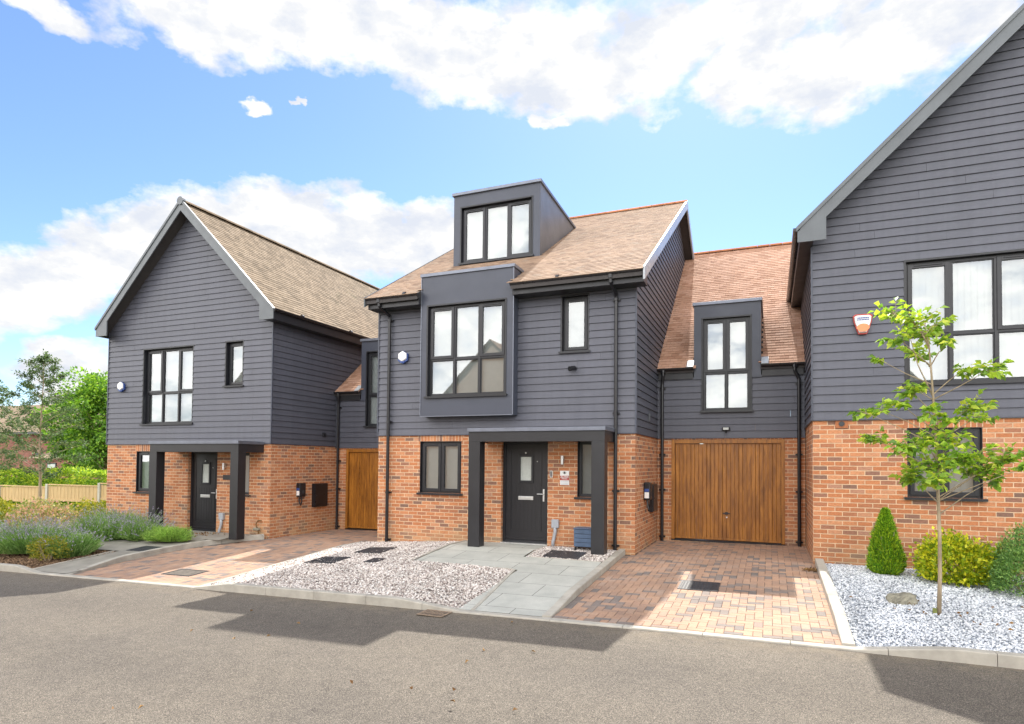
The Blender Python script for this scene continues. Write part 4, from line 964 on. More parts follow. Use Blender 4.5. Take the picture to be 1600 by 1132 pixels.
a.build('small_print', M['greyplastic'], T)
def text(body, size, x, y, z, m, root, name='lettering'):
    cu = bpy.data.curves.new('t', 'FONT'); cu.body = body; cu.size = size; cu.align_x = 'CENTER'; cu.extrude = .0012; cu.offset = .0008
    o = bpy.data.objects.new('t', cu); SC.collection.objects.link(o); dg = bpy.context.evaluated_depsgraph_get()
    me = bpy.data.meshes.new_from_object(o.evaluated_get(dg)); bpy.data.objects.remove(o)
    me.transform(Matrix.Translation(Vector((x, y, z))-ORG[root.name]) @ Matrix.Rotation(R(90), 4, 'X')); me.materials.clear(); me.materials.append(m)
    n = bpy.data.objects.new(name, me); SC.collection.objects.link(n); n.parent = root; return n
text('ALARM', .052, -3.806, YC-.006, 1.413, M['white'], T)
text('WARNING', .026, -3.806, YC-.006, 1.384, M['white'], T)
# meter tails, charger, meter cupboards on the side walls
def charger(label, X, y, z):
    T = thing('car_charger', label, 'car charger', (X, y, z-.3), 'car chargers on the side walls')
    a = MB(); a.box(X, X+.13, y-.115, y+.115, z-.18, z+.18); a.build('body', M['black'], T, bevel=.02)
    a = MB(); a.box(X+.13, X+.137, y-.085, y+.085, z-.15, z+.15); a.build('front_panel', M['frame'], T, bevel=.004)
    a = MB(); a.tube([(X+.137, y, z-.05), (X+.142, y, z-.05)], .05, 18); a.build('socket_ring', M['iron'], T)
    a = MB(); a.box(X+.02, X+.11, y-.1165, y-.115, z-.14, z-.02); a.build('label', M['white'], T)
    a = MB(); a.box(X+.02, X+.11, y-.1165, y-.115, z-.01, z+.05); a.build('label', M['blueplastic'], T)
    a = MB(); a.tube([(X+.06, y-.06, z-.17), (X+.07, y-.07, z-.28), (X+.10, y-.08, z-.36), (X+.08, y-.02, z-.40), (X+.07, y+.03, z-.30), (X+.06, y+.03, z-.17)], .017, 8); a.build('cable', M['black'], T)
charger('black car charger on the side wall of the middle house', C1+.0, 12.93, 1.15)
charger('black car charger on the side wall of the left house', -11.385, 12.98, .95)
def meter(label, X, y0, y1, z0, z1):
    T = thing('meter_cupboard', label, 'meter cupboard', (X, (y0+y1)/2, z0), 'meter cupboards on the side walls')
    a = MB(); a.box(X-.01, X+.07, y0, y1, z0, z1); a.build('box', M['black'], T, bevel=.006)
    a = MB(); a.box(X+.07, X+.09, y0+.02, y1-.02, z0+.02, z1-.02); d = a.build('door', M['black'], T, bevel=.006)
    a = MB(); a.tube([(X+.09, y0+.08, (z0+z1)/2), (X+.1, y0+.08, (z0+z1)/2)], .015, 8); a.build('lock', M['iron'], d)
meter('black meter cupboard beside the charger of the middle house', C1, 13.48, 14.02, .68, 1.27)
meter('black meter cupboard beside the charger of the left house', -11.385, 13.48, 14.04, .47, 1.10)
def cablebox(label, x, y, zg, zb):
    T = thing('cable_box', label, 'utility box', (x, y, zg), 'grey cable boxes beside the front doors')
    a = MB(); a.box(x-.075, x+.075, y-.07, y, zb, zb+.17); a.build('box', M['greyplastic'], T, bevel=.012)
    a = MB(); a.tube([(x, y-.04, zb+.01), (x, y-.04, zb-.1), (x-.02, y-.05, zb-.2), (x-.035, y-.07, zb-.28), (x-.035, y-.07, zg)], .034, 10); a.build('conduit', M['greyplastic'], T, smooth=True)
cablebox('grey cable box and conduit right of the middle front door', -3.985, YC+.01, .03, .41)
cablebox('grey cable box and conduit right of the left house front door', -12.93, 11.96, -.17, .19)
T = thing('slatted_box', 'blue slatted box on dark feet behind the right pillar of the middle porch', 'planter box', (-3.26, 11.72, .03))
for i in range(4):
    a = MB(); a.box(-3.485, -3.03, 11.56-.004*i, 11.585-.004*i, .115+i*.083, .192+i*.083)
    a.build('slat', M['paintblue'], T, bevel=.004)
for i in range(4):
    a = MB(); a.box(-3.49, -3.465, 11.588, 11.85, .115+i*.083, .192+i*.083); a.build('side_slat', M['paintblue'], T, bevel=.004)
a = MB(); a.box(-3.462, -3.05, 11.588, 11.86, .10, .44); a.build('liner', M['black'], T)
a = MB(); a.box(-3.50, -3.02, 11.54, 11.88, .448, .468); a.build('lid', M['paintblue'], T, bevel=.004)
for x in (-3.465, -3.06):
    for y in (11.61, 11.84):
        a = MB(); a.box(x-.02, x+.02, y-.02, y+.02, .02, .10); a.build('foot', M['black'], T)
# small security lamp, garage lamp, vents
T = thing('security_camera', 'small black spot camera on the boards below the small window of the middle house', 'camera', (-3.6, YC-.02, 3.6))
a = MB(); a.tube([(-3.60, YC, 3.6), (-3.60, YC-.06, 3.6)], .04, 12); a.build('mount', M['black'], T)
a = MB(); a.tube([(-3.60, YC-.06, 3.6), (-3.67, YC-.16, 3.57)], [.045, .052], 12); a.build('head', M['black'], T)
T = thing('bulkhead_lamp', 'small black bulkhead lamp on the boards above the right garage door', 'lamp', (-.9, 14.4, 2.44))
a = MB(); a.box(-.985, -.815, 14.36, 14.43, 2.455, 2.53); a.build('body', M['black'], T, bevel=.012)
a = MB(); a.box(-.955, -.845, 14.35, 14.36, 2.468, 2.517); a.build('lens', M['frost'], T)
a = MB(); a.tube([(-.9, 14.37, 2.455), (-.9, 14.37, 2.40)], .016, 8); a.build('sensor', M['black'], T)
T = thing('air_vent', 'round terracotta vent brick at the top of the right house brickwork', 'vent', (1.117, 11.95, 2.36))
a = MB(); a.box(1.02, 1.215, 11.945, 11.97, 2.345, 2.475); a.build('vent_brick', M['redplastic'] if False else M['ridge'], T, bevel=.003)
a = MB(); a.tube([(1.117, 11.935, 2.418), (1.117, 11.946, 2.418)], .045, 16); a.build('opening_shade', M['iron'], T)  # raised dark disc; the shade of the vent hole is its colour
T = thing('boiler_vent', 'small dark vent on the side boards of the left house', 'vent', (-11.365, 13.89, 2.38))
a = MB(); a.box(-11.37, -11.33, 13.84, 13.95, 2.38, 2.49); a.build('cover', M['frame'], T, bevel=.006)
a = MB(); a.tube([(-11.33, 13.895, 2.435), (-11.30, 13.895, 2.435)], .04, 12); a.build('outlet', M['black'], T)
T = thing('boiler_vent', 'small grey vent on the side boards of the middle house', 'vent', (-2.37, 13.3, 2.62))
a = MB(); a.box(-2.376, -2.355, 13.24, 13.36, 2.62, 2.78); a.build('cover', M['barge'], T, bevel=.004)
T = thing('number_plaque', 'dark grey plaque under the wall light of the left house', 'plaque', (-12.81, 11.95, 1.205))
a = MB(); a.box(-12.94, -12.69, 11.945, 11.958, 1.205, 1.33); a.build('plate', M['porch'], T, bevel=.002)
T = thing('gas_riser', 'bent copper gas pipe behind the right pillar of the left porch', 'pipe', (-11.72, 11.9, -.2))
a = MB(); a.tube([(-11.62, 11.93, .22), (-11.70, 11.90, .22), (-11.74, 11.88, .14), (-11.70, 11.88, .02), (-11.66, 11.88, -.02), (-11.66, 11.9, -.22)], .018, 8); a.build('pipe', M['deadleaf'], T)
a = MB(); a.box(-11.80, -11.64, 11.83, 11.93, -.02, .05); a.build('valve', M['rock'], T, bevel=.02)

# ================================================================== COVERS AND GULLY
def cover(label, x0, x1, y0, y1, kind, m='iron', dz=.012, name='manhole_cover', group=None, tilt=0.0):
    zc = lambda x, y: surf(kind, x, y)+dz
    T = thing(name, label, 'manhole cover', ((x0+x1)/2, (y0+y1)/2, zc((x0+x1)/2, (y0+y1)/2)), group)
    def slab(mb, a, b, c, d, h0, h1):
        P = [(a, c), (b, c), (b, d), (a, d)]
        mb.add([(x, y, zc(x, y)+h0) for x, y in P]+[(x, y, zc(x, y)+h1) for x, y in P], [(3, 2, 1, 0), (4, 5, 6, 7), (0, 1, 5, 4), (1, 2, 6, 5), (2, 3, 7, 6), (3, 0, 4, 7)])
    a = MB(); w_ = .025
    for q in ((x0, x1, y0, y0+w_), (x0, x1, y1-w_, y1), (x0, x0+w_, y0+w_, y1-w_), (x1-w_, x1, y0+w_, y1-w_)): slab(a, *q, -.04, .004)
    a.build('frame', M['iron'], T)
    a = MB(); slab(a, x0+w_+.004, x1-w_-.004, y0+w_+.004, y1-w_-.004, -.04, 0.0)
    if m == 'iron':
        nx_, ny_ = int((x1-x0-.08)/.045), int((y1-y0-.08)/.045)
        for i in range(nx_):
            for j in range(ny_):
                cx, cy = x0+.055+i*.045, y0+.055+j*.045; slab(a, cx-.012, cx+.012, cy-.005, cy+.005, 0, .0035)
    a.build('lid', M[m], T)
g_ = 'black manhole covers set in the gravel'
cover('large black manhole cover nearest the drive in the gravel bed', -8.0, -7.38, 9.28, 9.86, 'bed', group=g_)
cover('black manhole cover nearest the brick wall in the gravel bed', -7.66, -7.04, 10.33, 10.9, 'bed', group=g_)
cover('smallest black cover in the gravel bed near the paved path', -6.82, -6.57, 9.48, 9.82, 'bed', group=g_)
cover('black manhole cover in the gravel patch in front of the blue box', -3.82, -3.15, 10.72, 11.26, 'path', dz=.015, group=g_)
cover('black manhole cover in the block paving of the right drive', -1.28, -.71, 9.53, 10.07, 'drive', dz=.006)
cover('paved inset manhole cover in the left drive', -10.35, -9.65, 8.2, 8.65, 'drivel', m='joint', dz=.004)
cover('dark manhole cover in the concrete path of the left house', -12.98, -12.42, 9.42, 9.9, 'pathl', m='iron', dz=.008)
T = thing('gully_grate', 'rusty iron gully grate in the road beside the kerb', 'drain', (-4.1, 7.28, G(-4.1, 7.28)))
a = MB(); z = G(-4.1, 7.28)+.007
a.box(-4.29, -3.91, 7.13, 7.43, z+.0005, z+.003); a.build('pit_shade', M['black'], T)  # thin black plate on the road; the pit's darkness is put into its colour
a = MB()
for q in ((-4.29, -3.91, 7.13, 7.15), (-4.29, -3.91, 7.41, 7.43), (-4.29, -4.27, 7.15, 7.41), (-3.93, -3.91, 7.15, 7.41)): a.box(*q, z+.002, z+.009)
a.build('frame', M['rust'], T)
a = MB()
for i in range(8): a.box(-4.255+i*.043, -4.238+i*.043, 7.15, 7.41, z+.003, z+.009)
a.box(-4.27, -3.93, 7.275, 7.285, z+.003, z+.0085)
a.build('grate_bars', M['rust'], T)

# ================================================================== PLANTS
def unit(v): return v/np.maximum(np.linalg.norm(v, axis=-1, keepdims=True), 1e-9)
def leafmesh(C, Dv, Nv, Ln, Wd, fold=.25):
    """four-sided leaves, folded along the rib: two quads each"""
    C = np.asarray(C); n = len(C); Dv = unit(Dv); S = unit(np.cross(Dv, Nv)); N2 = np.cross(S, Dv)
    Ln = np.broadcast_to(Ln, n)[:, None]; Wd = np.broadcast_to(Wd, n)[:, None]
    a = C; m = C+Dv*Ln*.45; t = C+Dv*Ln-N2*Ln*.12; l = m+S*Wd*.5+N2*Wd*fold; r_ = m-S*Wd*.5+N2*Wd*fold
    V = np.stack([a, l, t, r_, m], 1).reshape(-1, 3); i = np.arange(n)[:, None]*5
    F = np.concatenate([np.stack([i[:, 0], i[:, 0]+4, i[:, 0]+2, i[:, 0]+1], 1), np.stack([i[:, 0], i[:, 0]+3, i[:, 0]+2, i[:, 0]+4], 1)], 1).reshape(-1, 4)
    return V, F
def rvec(n): return unit(rng.normal(size=(n, 3)))
def foliage(name, C, Dv, Ln, Wd, m, parent, org, up=.6):
    n = len(C); Nv = unit(rvec(n)+np.array([0, 0, up])); V, F = leafmesh(C, Dv, Nv, Ln*(.7+.6*rng.random(n)), Wd*(.75+.5*rng.random(n)))
    r = np.repeat(rng.random(n), 2); return raw(name, V, F, r, m, parent, org)
def limbs(name, segs, m, root):
    a = MB()
    for pts, r0, r1 in segs:
        k = len(pts); a.tube(pts, [r0+(r1-r0)*i/(k-1) for i in range(k)], 6, caps=False)
    return a.build(name, m, root, smooth=True)

# young broad-leaved tree by the right house
base = (1.87, 8.97, -.10)
T = thing('young_tree', 'slim young tree with sparse bright green leaves in the blue grey chippings', 'tree', base)
tr = [(1.87, 8.97, -.12), (1.885, 8.97, .4), (1.885, 8.97, .9), (1.87, 8.975, 1.47), (1.855, 8.97, 2.09), (1.82, 8.96, 2.71), (1.79, 8.96, 3.18), (1.74, 8.97, 3.52)]
a = MB(); a.tube(tr, [.026, .022, .0195, .0175, .015, .012, .009, .004], 9); a.tube([(1.83, 8.965, 2.55), (1.68, 8.99, 2.95), (1.60, 9.0, 3.3)], [.010, .007, .004], 6)
a.build('trunk', M['bark'], T, smooth=True)
CL = [(1.41,3.61,.24),(1.58,3.48,.29),(1.72,3.35,.29),(1.92,3.49,.19),(1.78,3.14,.24),(1.44,3.21,.19),(1.3,3.05,.11),(1.95,3.17,.14),(2.11,2.85,.14),(2.3,2.81,.24),(1.61,2.6,.19),(1.71,2.72,.11),(1.3,2.41,.19),(1.09,2.38,.14),(1.47,2.45,.14),(1.71,2.36,.14),(2.17,2.39,.24),(2.35,2.31,.19),(1.97,2.28,.14),(1.26,2.05,.21),(1.57,1.93,.29),(1.74,2.01,.19),(1.97,2.01,.24),(1.84,1.7,.33),(2.1,1.78,.33),(2.29,1.63,.33),(2.54,1.78,.24),(2.66,1.71,.14),(1.57,1.54,.24),(1.77,1.54,.24),(2.47,1.55,.14)]
sg = []; Cs = []; Ds = []
def trunkat(z):
    for p, q in zip(tr, tr[1:]):
        if p[2] <= z <= q[2]:
            t = (z-p[2])/(q[2]-p[2]); return np.array(p)+(np.array(q)-np.array(p))*t
    return np.array(tr[-1])
for (x, z, r) in CL:
    dy = rng.normal()*.22; c = np.array([x, 8.97+dy, z]); d = abs(x-1.85); s = trunkat(max(.95, z-.12-.35*d-.1*rng.random()))
    m_ = (s+c)/2+np.array([0, 0, -.02+.05*rng.random()]); sg.append(([tuple(s), tuple(m_), tuple(c)], .008, .003))
    n = int(26+420*r*r*4*.62)
    ax = unit((c-s)[None])[0]
    for k in range(max(3, int(r*(52 if z < 2.1 else 38)))):      # twigs carrying leaf sprays
        dirn = unit(rng.normal(size=3)*np.array([1, 1, .45])+ax*.7); e = c+dirn*r*(.4+.6*rng.random()); st = c+dirn*r*.05-ax*r*.4*rng.random()
        sg.append(([tuple(st), tuple((st+e)/2+np.array([0, 0, .015])), tuple(e)], .003, .0012)); q = 7
        for i in range(q):
            t = (i+.6)/q; sd_ = (-1)**i; p = st+(e-st)*t; side = unit(np.cross(e-st, [0, 0, 1]))
            Cs.append(p); Ds.append(unit(dirn*.6+side*sd_*.9+np.array([0, 0, -.35])+rng.normal(size=3)*.25))
        Cs.append(e); Ds.append(unit(dirn+np.array([0, 0, -.3])))
limbs('branch', sg, M['bark'], T)
foliage('crown', np.array(Cs), np.array(Ds), .094, .064, M['leaf_tree'], T, base, up=1.2)
a = MB(); a.box(1.80, 1.845, 8.93, 8.95, -.06, .0); a.build('plant_tag', M['pink'], T)

# clipped and loose shrubs
def shrub(name, label, cat, c, rad, n, ln, wd, m, shape='ball', droop=0.0, group=None, jag=.16, up=.6, depth=.55):
    c = np.array(c); T = thing(name, label, cat, tuple(c), group); rad = np.array(rad)
    d = rvec(n); d[:, 2] = np.abs(d[:, 2])*1.0 if shape != 'egg' else d[:, 2]
    if shape == 'cone':
        h = rng.random(n)**1.25; th = rng.random(n)*6.283; pr = np.sin(np.pi*np.minimum(1, .5+.5*(1-h)**.8))*0+((1-h)**.72)*(1-np.exp(-(h+.045)*16))
        q = rng.random(n)**.35*depth+(1-depth); lob = 1+jag*np.sin(th*5+h*9)+jag*.8*rng.normal(size=n)*.5
        C = np.stack([np.cos(th)*pr*q*rad[0]*lob, np.sin(th)*pr*q*rad[1]*lob, h*rad[2]], 1); D_ = np.stack([np.cos(th)*.55, np.sin(th)*.55, np.full(n, .9)], 1)+rng.normal(size=(n, 3))*.35
    else:
        sph = d.copy(); q = (rng.random(n)**.4)*depth+(1-depth)
        lump = np.zeros(n)
        for k in range(9):
            u = rvec(1)[0]; u[2] = abs(u[2]); lump += np.clip((sph@u)-.72, 0, 1)*2.2*rng.uniform(.3, 1)
        f = (1-jag)+jag*2.2*np.minimum(lump, 1)+jag*.5*rng.normal(size=n)*.6
        f = f*q; C = sph*rad*f[:, None]
        if shape == 'box': C = np.sign(C)*np.abs(C/rad)**.7*rad
        C[:, 2] = np.maximum(C[:, 2]+.04, .02); D_ = sph*.8+rng.normal(size=(n, 3))*.6+np.array([0, 0, .3-droop])
    foliage('foliage', C+c, D_, ln, wd, M[m], T, tuple(c), up)
    sg = []
    for k in range(9):
        th = rng.random()*6.28; e = c+np.array([math.cos(th)*rad[0]*.6, math.sin(th)*rad[1]*.6, rad[2]*(.5+.3*rng.random())]); b_ = c+np.array([math.cos(th)*.05, math.sin(th)*.05, -.03])
        sg.append(([tuple(b_), tuple((b_+e)/2), tuple(e)], .011, .004))
    limbs('stem', sg, M['bark'], T); return T
shrub('conifer', 'small cone shaped bright green conifer by the right house wall', 'conifer', (1.65, 11.25, .03), (.275, .275, .98), 11000, .062, .016, 'leaf_conifer', 'cone', depth=.6, jag=.13)
shrub('shrub', 'loose yellow and lime green shrub between the young tree and the wall', 'shrub', (2.50, 10.85, .02), (.56, .42, .60), 4600, .062, .040, 'leaf_yellow', jag=.34)
shrub('shrub', 'rounded fine leaved green shrub at the right edge of the photo', 'shrub', (3.22, 10.55, .0), (.55, .5, .74), 12000, .046, .017, 'leaf_dense', jag=.2)
# lavender and low planting on the left
def tuft(name, label, c, rx, ry, h, n, mleaf, nf=0, mfl='lavflower', lean=.55, group=None, wid=.006, fh=.3):
    c = np.array(c); T = thing(name, label, 'lavender' if nf else 'plant', tuple(c), group)
    th = rng.random(n)*6.283; ph = rng.random(4)*6.28; lob = 1+.16*np.sin(3*th+ph[0])+.12*np.sin(5*th+ph[1])
    q = rng.random(n)**.5*lob; B = np.stack([np.cos(th)*q*rx*.8, np.sin(th)*q*ry*.8, np.zeros(n)], 1)
    od = np.stack([np.cos(th)*q*lean, np.sin(th)*q*lean, np.ones(n)], 1)+rng.normal(size=(n, 3))*.22; od = unit(od)
    hh = h*(.45+.55*rng.random(n))*(1-.30*np.minimum(q, 1.3)**2)*(1+.22*np.sin(4*th+ph[2])*q+.15*np.sin(7*B[:, 0]/max(rx, .1)+ph[3])); P1 = B+od*hh[:, None]*.5; P2 = B+od*hh[:, None]+np.stack([np.cos(th), np.sin(th), -np.ones(n)*.3], 1)*(.05*q)[:, None]
    sd_ = unit(np.cross(od, rvec(n))); w_ = wid
    V = np.stack([B-sd_*w_, B+sd_*w_, P1+sd_*w_, P1-sd_*w_, P2+sd_*w_*.4, P2-sd_*w_*.4], 1).reshape(-1, 3)+c; i = np.arange(n)[:, None]*6
    F = np.concatenate([i+np.array([[0, 1, 2, 3]]), i+np.array([[3, 2, 4, 5]])], 1).reshape(-1, 4)
    raw('stems', V, F, np.repeat(rng.random(n), 2), M[mleaf], T, tuple(c))
    # short needle leaves along the stems
    m_ = n*3; pk = rng.integers(0, n, m_); t = .25+.75*rng.random(m_); C = B[pk]+od[pk]*(hh[pk]*t)[:, None]+c
    foliage('leaves', C, od[pk]*.7+rvec(m_)*.8, .055, .012, M[mleaf], T, tuple(c), .3)
    if nf:
        k = nf; pk = rng.integers(0, n, k); top = (B+od*hh[:, None])[pk]; dd = unit(od[pk]+rng.normal(size=(k, 3))*.2+np.stack([np.cos(th[pk]), np.sin(th[pk]), np.zeros(k)], 1)*(q[pk]*.5)[:, None])
        e = top+dd*(fh*(.5+.5*rng.random(k)))[:, None]; s2 = unit(np.cross(dd, rvec(k)))
        V = np.stack([top-s2*.0022, top+s2*.0022, e+s2*.0022, e-s2*.0022], 1).reshape(-1, 3)+c; F = np.arange(k)[:, None]*4+np.array([[0, 1, 2, 3]])
        raw('flower_stalks', V, F, rng.random(k), M['leaf_lav'], T, tuple(c))
        C = np.repeat(e, 7, 0)-np.repeat(dd, 7, 0)*(rng.random(k*7)*.075)[:, None]+c
        foliage('flower_heads', C, np.repeat(dd, 7, 0)*.6+rvec(k*7)*.8, .02, .013, M[mfl], T, tuple(c), 0)
    return T
gl_ = 'lavender bushes in front of the left house'
tuft('lavender', 'big lavender bush with purple spikes nearest the left edge by the kerb', (-15.1, 8.75, -.33), .95, .62, .58, 3800, 'leaf_lav', 950, group=gl_)
tuft('lavender', 'lavender bush right of the yellow shrub at the mulch corner', (-13.78, 8.75, -.35), .46, .40, .50, 2200, 'leaf_lav', 160, group=gl_)
tuft('lavender', 'dark lavender bush against the path behind the front bushes', (-15.0, 10.25, -.28), .75, .5, .62, 2800, 'leaf_lav', 380, group=gl_)
tuft('lavender', 'tall lavender against the brick wall of the left house', (-15.9, 11.3, -.25), .9, .45, .62, 2600, 'leaf_lav', 300, group=gl_)
tuft('lavender', 'flowering lavender spilling in front of the left pillar of the left porch', (-14.0, 10.45, -.20), .52, .35, .42, 1300, 'leaf_lav', 420, fh=.42, group=gl_, lean=.9)
tuft('herb_clump', 'bright green spreading herb clump in front of the left front door', (-12.92, 10.42, -.17), .50, .34, .36, 2600, 'lavgreen', 0, lean=.85, wid=.005, fh=.34)
shrub('shrub', 'small yellow green shrub at the mulch corner by the road', 'shrub', (-13.72, 8.28, -.36), (.36, .28, .42), 1500, .055, .02, 'leaf_gold2', droop=.4, jag=.25)
shrub('shrub', 'pinkish red shrub behind the lavender', 'shrub', (-20.6, 12.2, -.48), (1.5, .8, .85), 4200, .075, .05, 'pink', jag=.25)
shrub('shrub', 'yellow green bush left of the pink shrub', 'shrub', (-24.6, 13.0, -.5), (1.7, .7, .75), 4200, .08, .05, 'leaf_gold2', jag=.2)
shrub('shrub', 'yellow green bush right of the pink shrub beside the brick wall', 'shrub', (-19.4, 13.4, -.5), (1.5, .7, .85), 4200, .08, .05, 'leaf_gold2', jag=.2)
# hedge beyond the fence
T = thing('hedge', 'bright yellow green hedge behind the wooden fence', 'hedge', (-34, 20.6, -.6)); n = 26000
X = -44+20*rng.random(n); side = rng.random(n); top = .98+.10*np.sin(X*1.3)+.05*np.sin(X*3.7)+.02*(X+34)
Yh = np.where(side < .5, 19.95+.25*rng.random(n)+.1*np.sin(X*2.1), 20+1.2*rng.random(n)); Zh = np.where(side < .5, -.6+(top+.6)*rng.random(n), top-.12*rng.random(n)+.08*np.abs(rng.normal(size=n)))
foliage('foliage', np.stack([X, Yh, Zh], 1), rvec(n)*.9+np.array([0, -.4, .6]), .11, .075, M['leaf_hedge'], T, (-34, 20.6, -.6))
a = MB(); a.box(-44, -24, 20.25, 21.1, -.7, .7); a.build('stem', M['leaf_big'], T)
# fence
T = thing('fence', 'low pale board fence with concrete posts on the far left', 'fence', (-30, 18, -.5))
fz = lambda x: .38+(x+33.5)/7.3*.25; PX = [-37.0, -33.5, -30.0, -26.5, -23.0]
for p in PX:
    a = MB(); a.box(p-.07, p+.07, 17.92, 18.06, -.75, fz(p)+.07); a.build('post', M['fencepost'], T, bevel=.01)
for p, q in zip(PX, PX[1:]):
    a = MB(); k = 28
    for i in range(k):
        xa = p+.07+(q-p-.14)*i/k; xb = p+.07+(q-p-.14)*(i+1)/k; a.box(xa+.003, xb-.003, 17.985+(i % 2)*.008, 18.0+(i % 2)*.008, fz(xa)-.68, fz(xa)-.03)
    a.box(p+.07, q-.07, 17.96, 17.984, fz((p+q)/2)-.72, fz((p+q)/2)-.62); a.box(p+.07, q-.07, 17.95, 18.03, fz((p+q)/2)-.035, fz((p+q)/2)+.015)
    a.build('panel', M['fence'], T)
# trees on the left
def finetree(label, c, h, cr, n, z0, group=None, m='leaf_fine', ln=.06, wd=.03):
    c = np.array(c, float); T = thing('young_tree', label, 'tree', tuple(c), group); tr = [tuple(c+np.array([.05*math.sin(k*1.3), 0, h*k/7])) for k in range(8)]
    a = MB(); a.tube(tr, [.055*(1-k/7.6) for k in range(8)], 8); a.build('trunk', M['bark'], T, smooth=True); sg = []; Cs = []; Ds = []
    nb = 46
    for k in range(nb):
        t = (k+.5)/nb; z = z0+(h-z0)*t; th = k*2.4; L_b = cr*(1-t)**.62*(.6+.5*rng.random())*(.55+.45*min(1, t*6)); s = c+np.array([0, 0, z])
        e = s+np.array([math.cos(th)*L_b, math.sin(th)*L_b, L_b*(.28+.2*rng.random())]); sg.append(([tuple(s), tuple((s+e)/2+np.array([0, 0, .04])), tuple(e)], .012, .003))
        for j in range(5):
            f = .3+.7*rng.random(); p = s+(e-s)*f; d = unit(rng.normal(size=3)*np.array([1, 1, .35])+(e-s)/max(L_b, .1)*.6); q = p+d*(.16+.34*rng.random())*min(1, L_b+.3)
            sg.append(([tuple(p), tuple((p+q)/2), tuple(q)], .004, .002)); mcount = max(4, int(n/nb/5)); tt = rng.random((mcount, 1))
            Cs.append(p+(q-p)*tt+rng.normal(size=(mcount, 3))*.045); Ds.append(np.repeat(d[None], mcount, 0)+rvec(mcount)*.9)
    limbs('branch', sg, M['bark'], T); foliage('crown', np.concatenate(Cs), np.concatenate(Ds), ln, wd, M[m], T, tuple(c), .8)
finetree('slender fine leaved tree in front of the wooden fence', (-22.1, 13.0, -.45), 5.5, 1.75, 8500, 1.35, ln=.08, wd=.04)
finetree('fine leaved tree cut by the left edge of the photo', (-25.9, 13.6, -.5), 5.0, 1.7, 6500, 1.5, ln=.08, wd=.04)
def bigtree(label, c, h, rad, n, m='leaf_big', ln=.2, wd=.13, z0=.8):
    c = np.array(c, float); rad = np.array(rad); T = thing('broadleaf_tree', label, 'tree', tuple(c)); a = MB()
    a.tube([tuple(c), tuple(c+np.array([.1, 0, h*.3])), tuple(c+np.array([0, .1, h*.65])), tuple(c+np.array([0, 0, h*.9]))], [.22, .17, .10, .03], 10); a.build('trunk', M['bark'], T, smooth=True)
    cen = c+np.array([0, 0, z0+rad[2]]); sg = []; C = []; D_ = []; nb = 150
    for k in range(nb):
        d = rvec(1)[0]; q = .45+.55*rng.random(); e = cen+d*rad*q*(1-.25*max(0, d[2])); s = c+np.array([0, 0, max(z0*.8, (e[2]-c[2])*.55)])
        sg.append(([tuple(s), tuple((s+e)/2+np.array([0, 0, -.1])), tuple(e)], .04, .012)); mc = n//nb; r = .42+.5*rng.random()
        dd = rvec(mc); C.append(e+dd*np.array([1.1, 1.1, .62])*r*(rng.random((mc, 1))**.4)); D_.append(dd*.6+d*.5+rng.normal(size=(mc, 3))*.4+np.array([0, 0, -.2]))
    limbs('branch', sg, M['bark'], T); foliage('crown', np.concatenate(C), np.concatenate(D_), ln, wd, M[m], T, tuple(c), .9)
bigtree('large bright green broadleaf tree behind the left corner of the left house', (-36.0, 25.2, -.7), 9.0, (3.9, 3.2, 4.0), 26000)
bigtree('distant dark tree behind the red brick bungalow roof', (-60, 46, -1), 7.0, (4, 3, 3), 6000, ln=.3, wd=.2)

# ================================================================== RED BRICK HOUSES FAR LEFT
K = thing('brick_bungalow', 'red brick house with tan tiled roof beyond the hedge', 'house', (-64, 36, -.7))
b = MB(); wall_y(b, -78, -54.6, -1, 4.1, 34, [(-58.6, -57.4, .6, 2.3)], .1); shell(b, -78, -54.6, 34, 42, -1, 4.1); b.build('wall', M['redbrick'], K)
r = MB(); r.add([(-78.5, 33.5, 4.0), (-54.1, 33.5, 4.0), (-57.6, 38, 6.9), (-78.5, 38, 6.9), (-54.1, 42.5, 4.0), (-78.5, 42.5, 4.0)], [(0, 1, 2, 3), (1, 4, 2), (4, 5, 3, 2)])
r.build('roof', M['tilebrown'], K)
f = MB(); f.box(-78.5, -54.1, 33.45, 33.6, 3.8, 4.0); f.build('fascia', M['black'], K)
w_ = MB(); w_.box(-58.6, -57.4, 34.05, 34.1, .6, 2.3); w_.build('window', M['frame'], K)
K = thing('brick_garage', 'low red brick outbuilding with dark roof edge beyond the hedge', 'garage', (-50, 33, -.7))
b = MB(); b.box(-54.5, -42, 31.5, 36, -1, 1.75); b.build('wall', M['redbrick'], K)
f = MB(); f.prism([(31.2, 1.75), (36.2, 1.75), (33.8, 2.5)], lambda y, z: (-54.8, y, z), lambda y, z: (-41.8, y, z)); f.build('roof', M['tilebrown'], K)
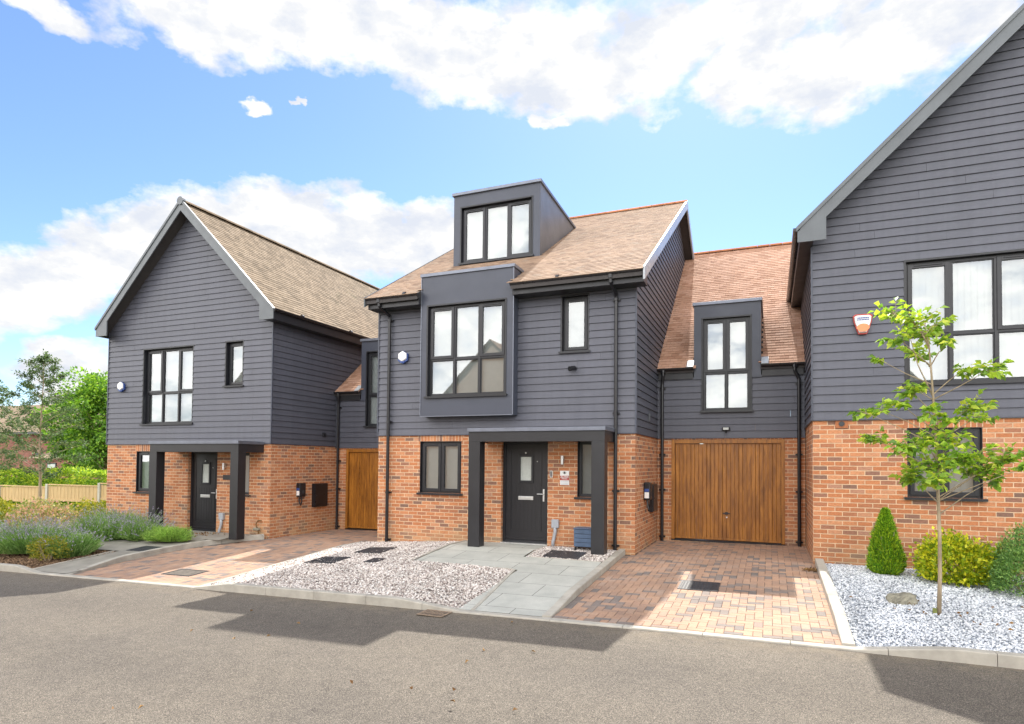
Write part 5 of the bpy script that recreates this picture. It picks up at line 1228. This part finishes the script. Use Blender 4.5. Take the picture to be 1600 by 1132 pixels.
w_ = MB(); w_.box(-52.6, -51.5, 31.45, 31.49, .2, 1.4); w_.build('window', M['frame'], K); p_ = MB(); p_.box(-52.5, -51.6, 31.43, 31.445, .3, 1.3); p_.build('pane', M['frost'], K)

# ================================================================== LOOSE THINGS
def rock(label, c, s, seed):
    bm = bmesh.new(); bmesh.ops.create_icosphere(bm, subdivisions=4, radius=1); rs_ = np.random.default_rng(seed); K_ = rs_.normal(size=(10, 3)); 
    for v in bm.verts:
        p = np.array(v.co); d = 1+sum(.07*math.sin(float(p@K_[i])*2.2+i) for i in range(10))
        q = np.clip(p*d, -.93, .93)*(1+.12*math.sin(float(p@K_[3])*5)*math.sin(float(p@K_[4])*4)); q[2] = min(q[2], .62+.12*math.sin(p[0]*4)); v.co = Vector((q[0]*s[0], q[1]*s[1], q[2]*s[2]))
    me = bpy.data.meshes.new('rock'); bm.to_mesh(me); bm.free(); me.materials.append(M['rock']); o = bpy.data.objects.new('rock', me); SC.collection.objects.link(o)
    o.location = c; tag(o, label, 'rock')
rock('lichen grey rock lying in the blue grey chippings', (1.56, 9.40, -.015), (.165, .12, .115), 5)
def curled(name, label, c, n, spread, group=None):
    T_ = []; C = np.array(c)+rng.normal(size=(n, 3))*np.array([spread, spread, .008]); C[:, 2] = c[2]+.012+np.abs(rng.normal(size=n))*.012
    V, F = leafmesh(C, rvec(n)*np.array([1, 1, .3]), rvec(n)+np.array([0, 0, .6]), .05, .03, .5); return raw(name, V, F, np.repeat(rng.random(n), 2), M['deadleaf'], None, tuple(c), label=label, cat='leaves', kind='stuff')
curled('dead_leaves', 'small drift of dry brown leaves against the right kerb of the drive', (.60, 11.35, surf('drive', .6, 11.35)), 60, .06)
curled('dead_leaves', 'dry leaves at the foot of the left porch', (-12.9, 11.3, -.13), 80, .25)

curled('dead_leaves', 'scattered fallen leaves on the road surface', (-2.5, 5.2, G(-2.5, 5.2)), 34, 2.0)
curled('dead_leaves', 'dry leaves caught on the blue grey chippings', (2.1, 9.2, surf('bed', 2.1, 9.2)), 26, .5)
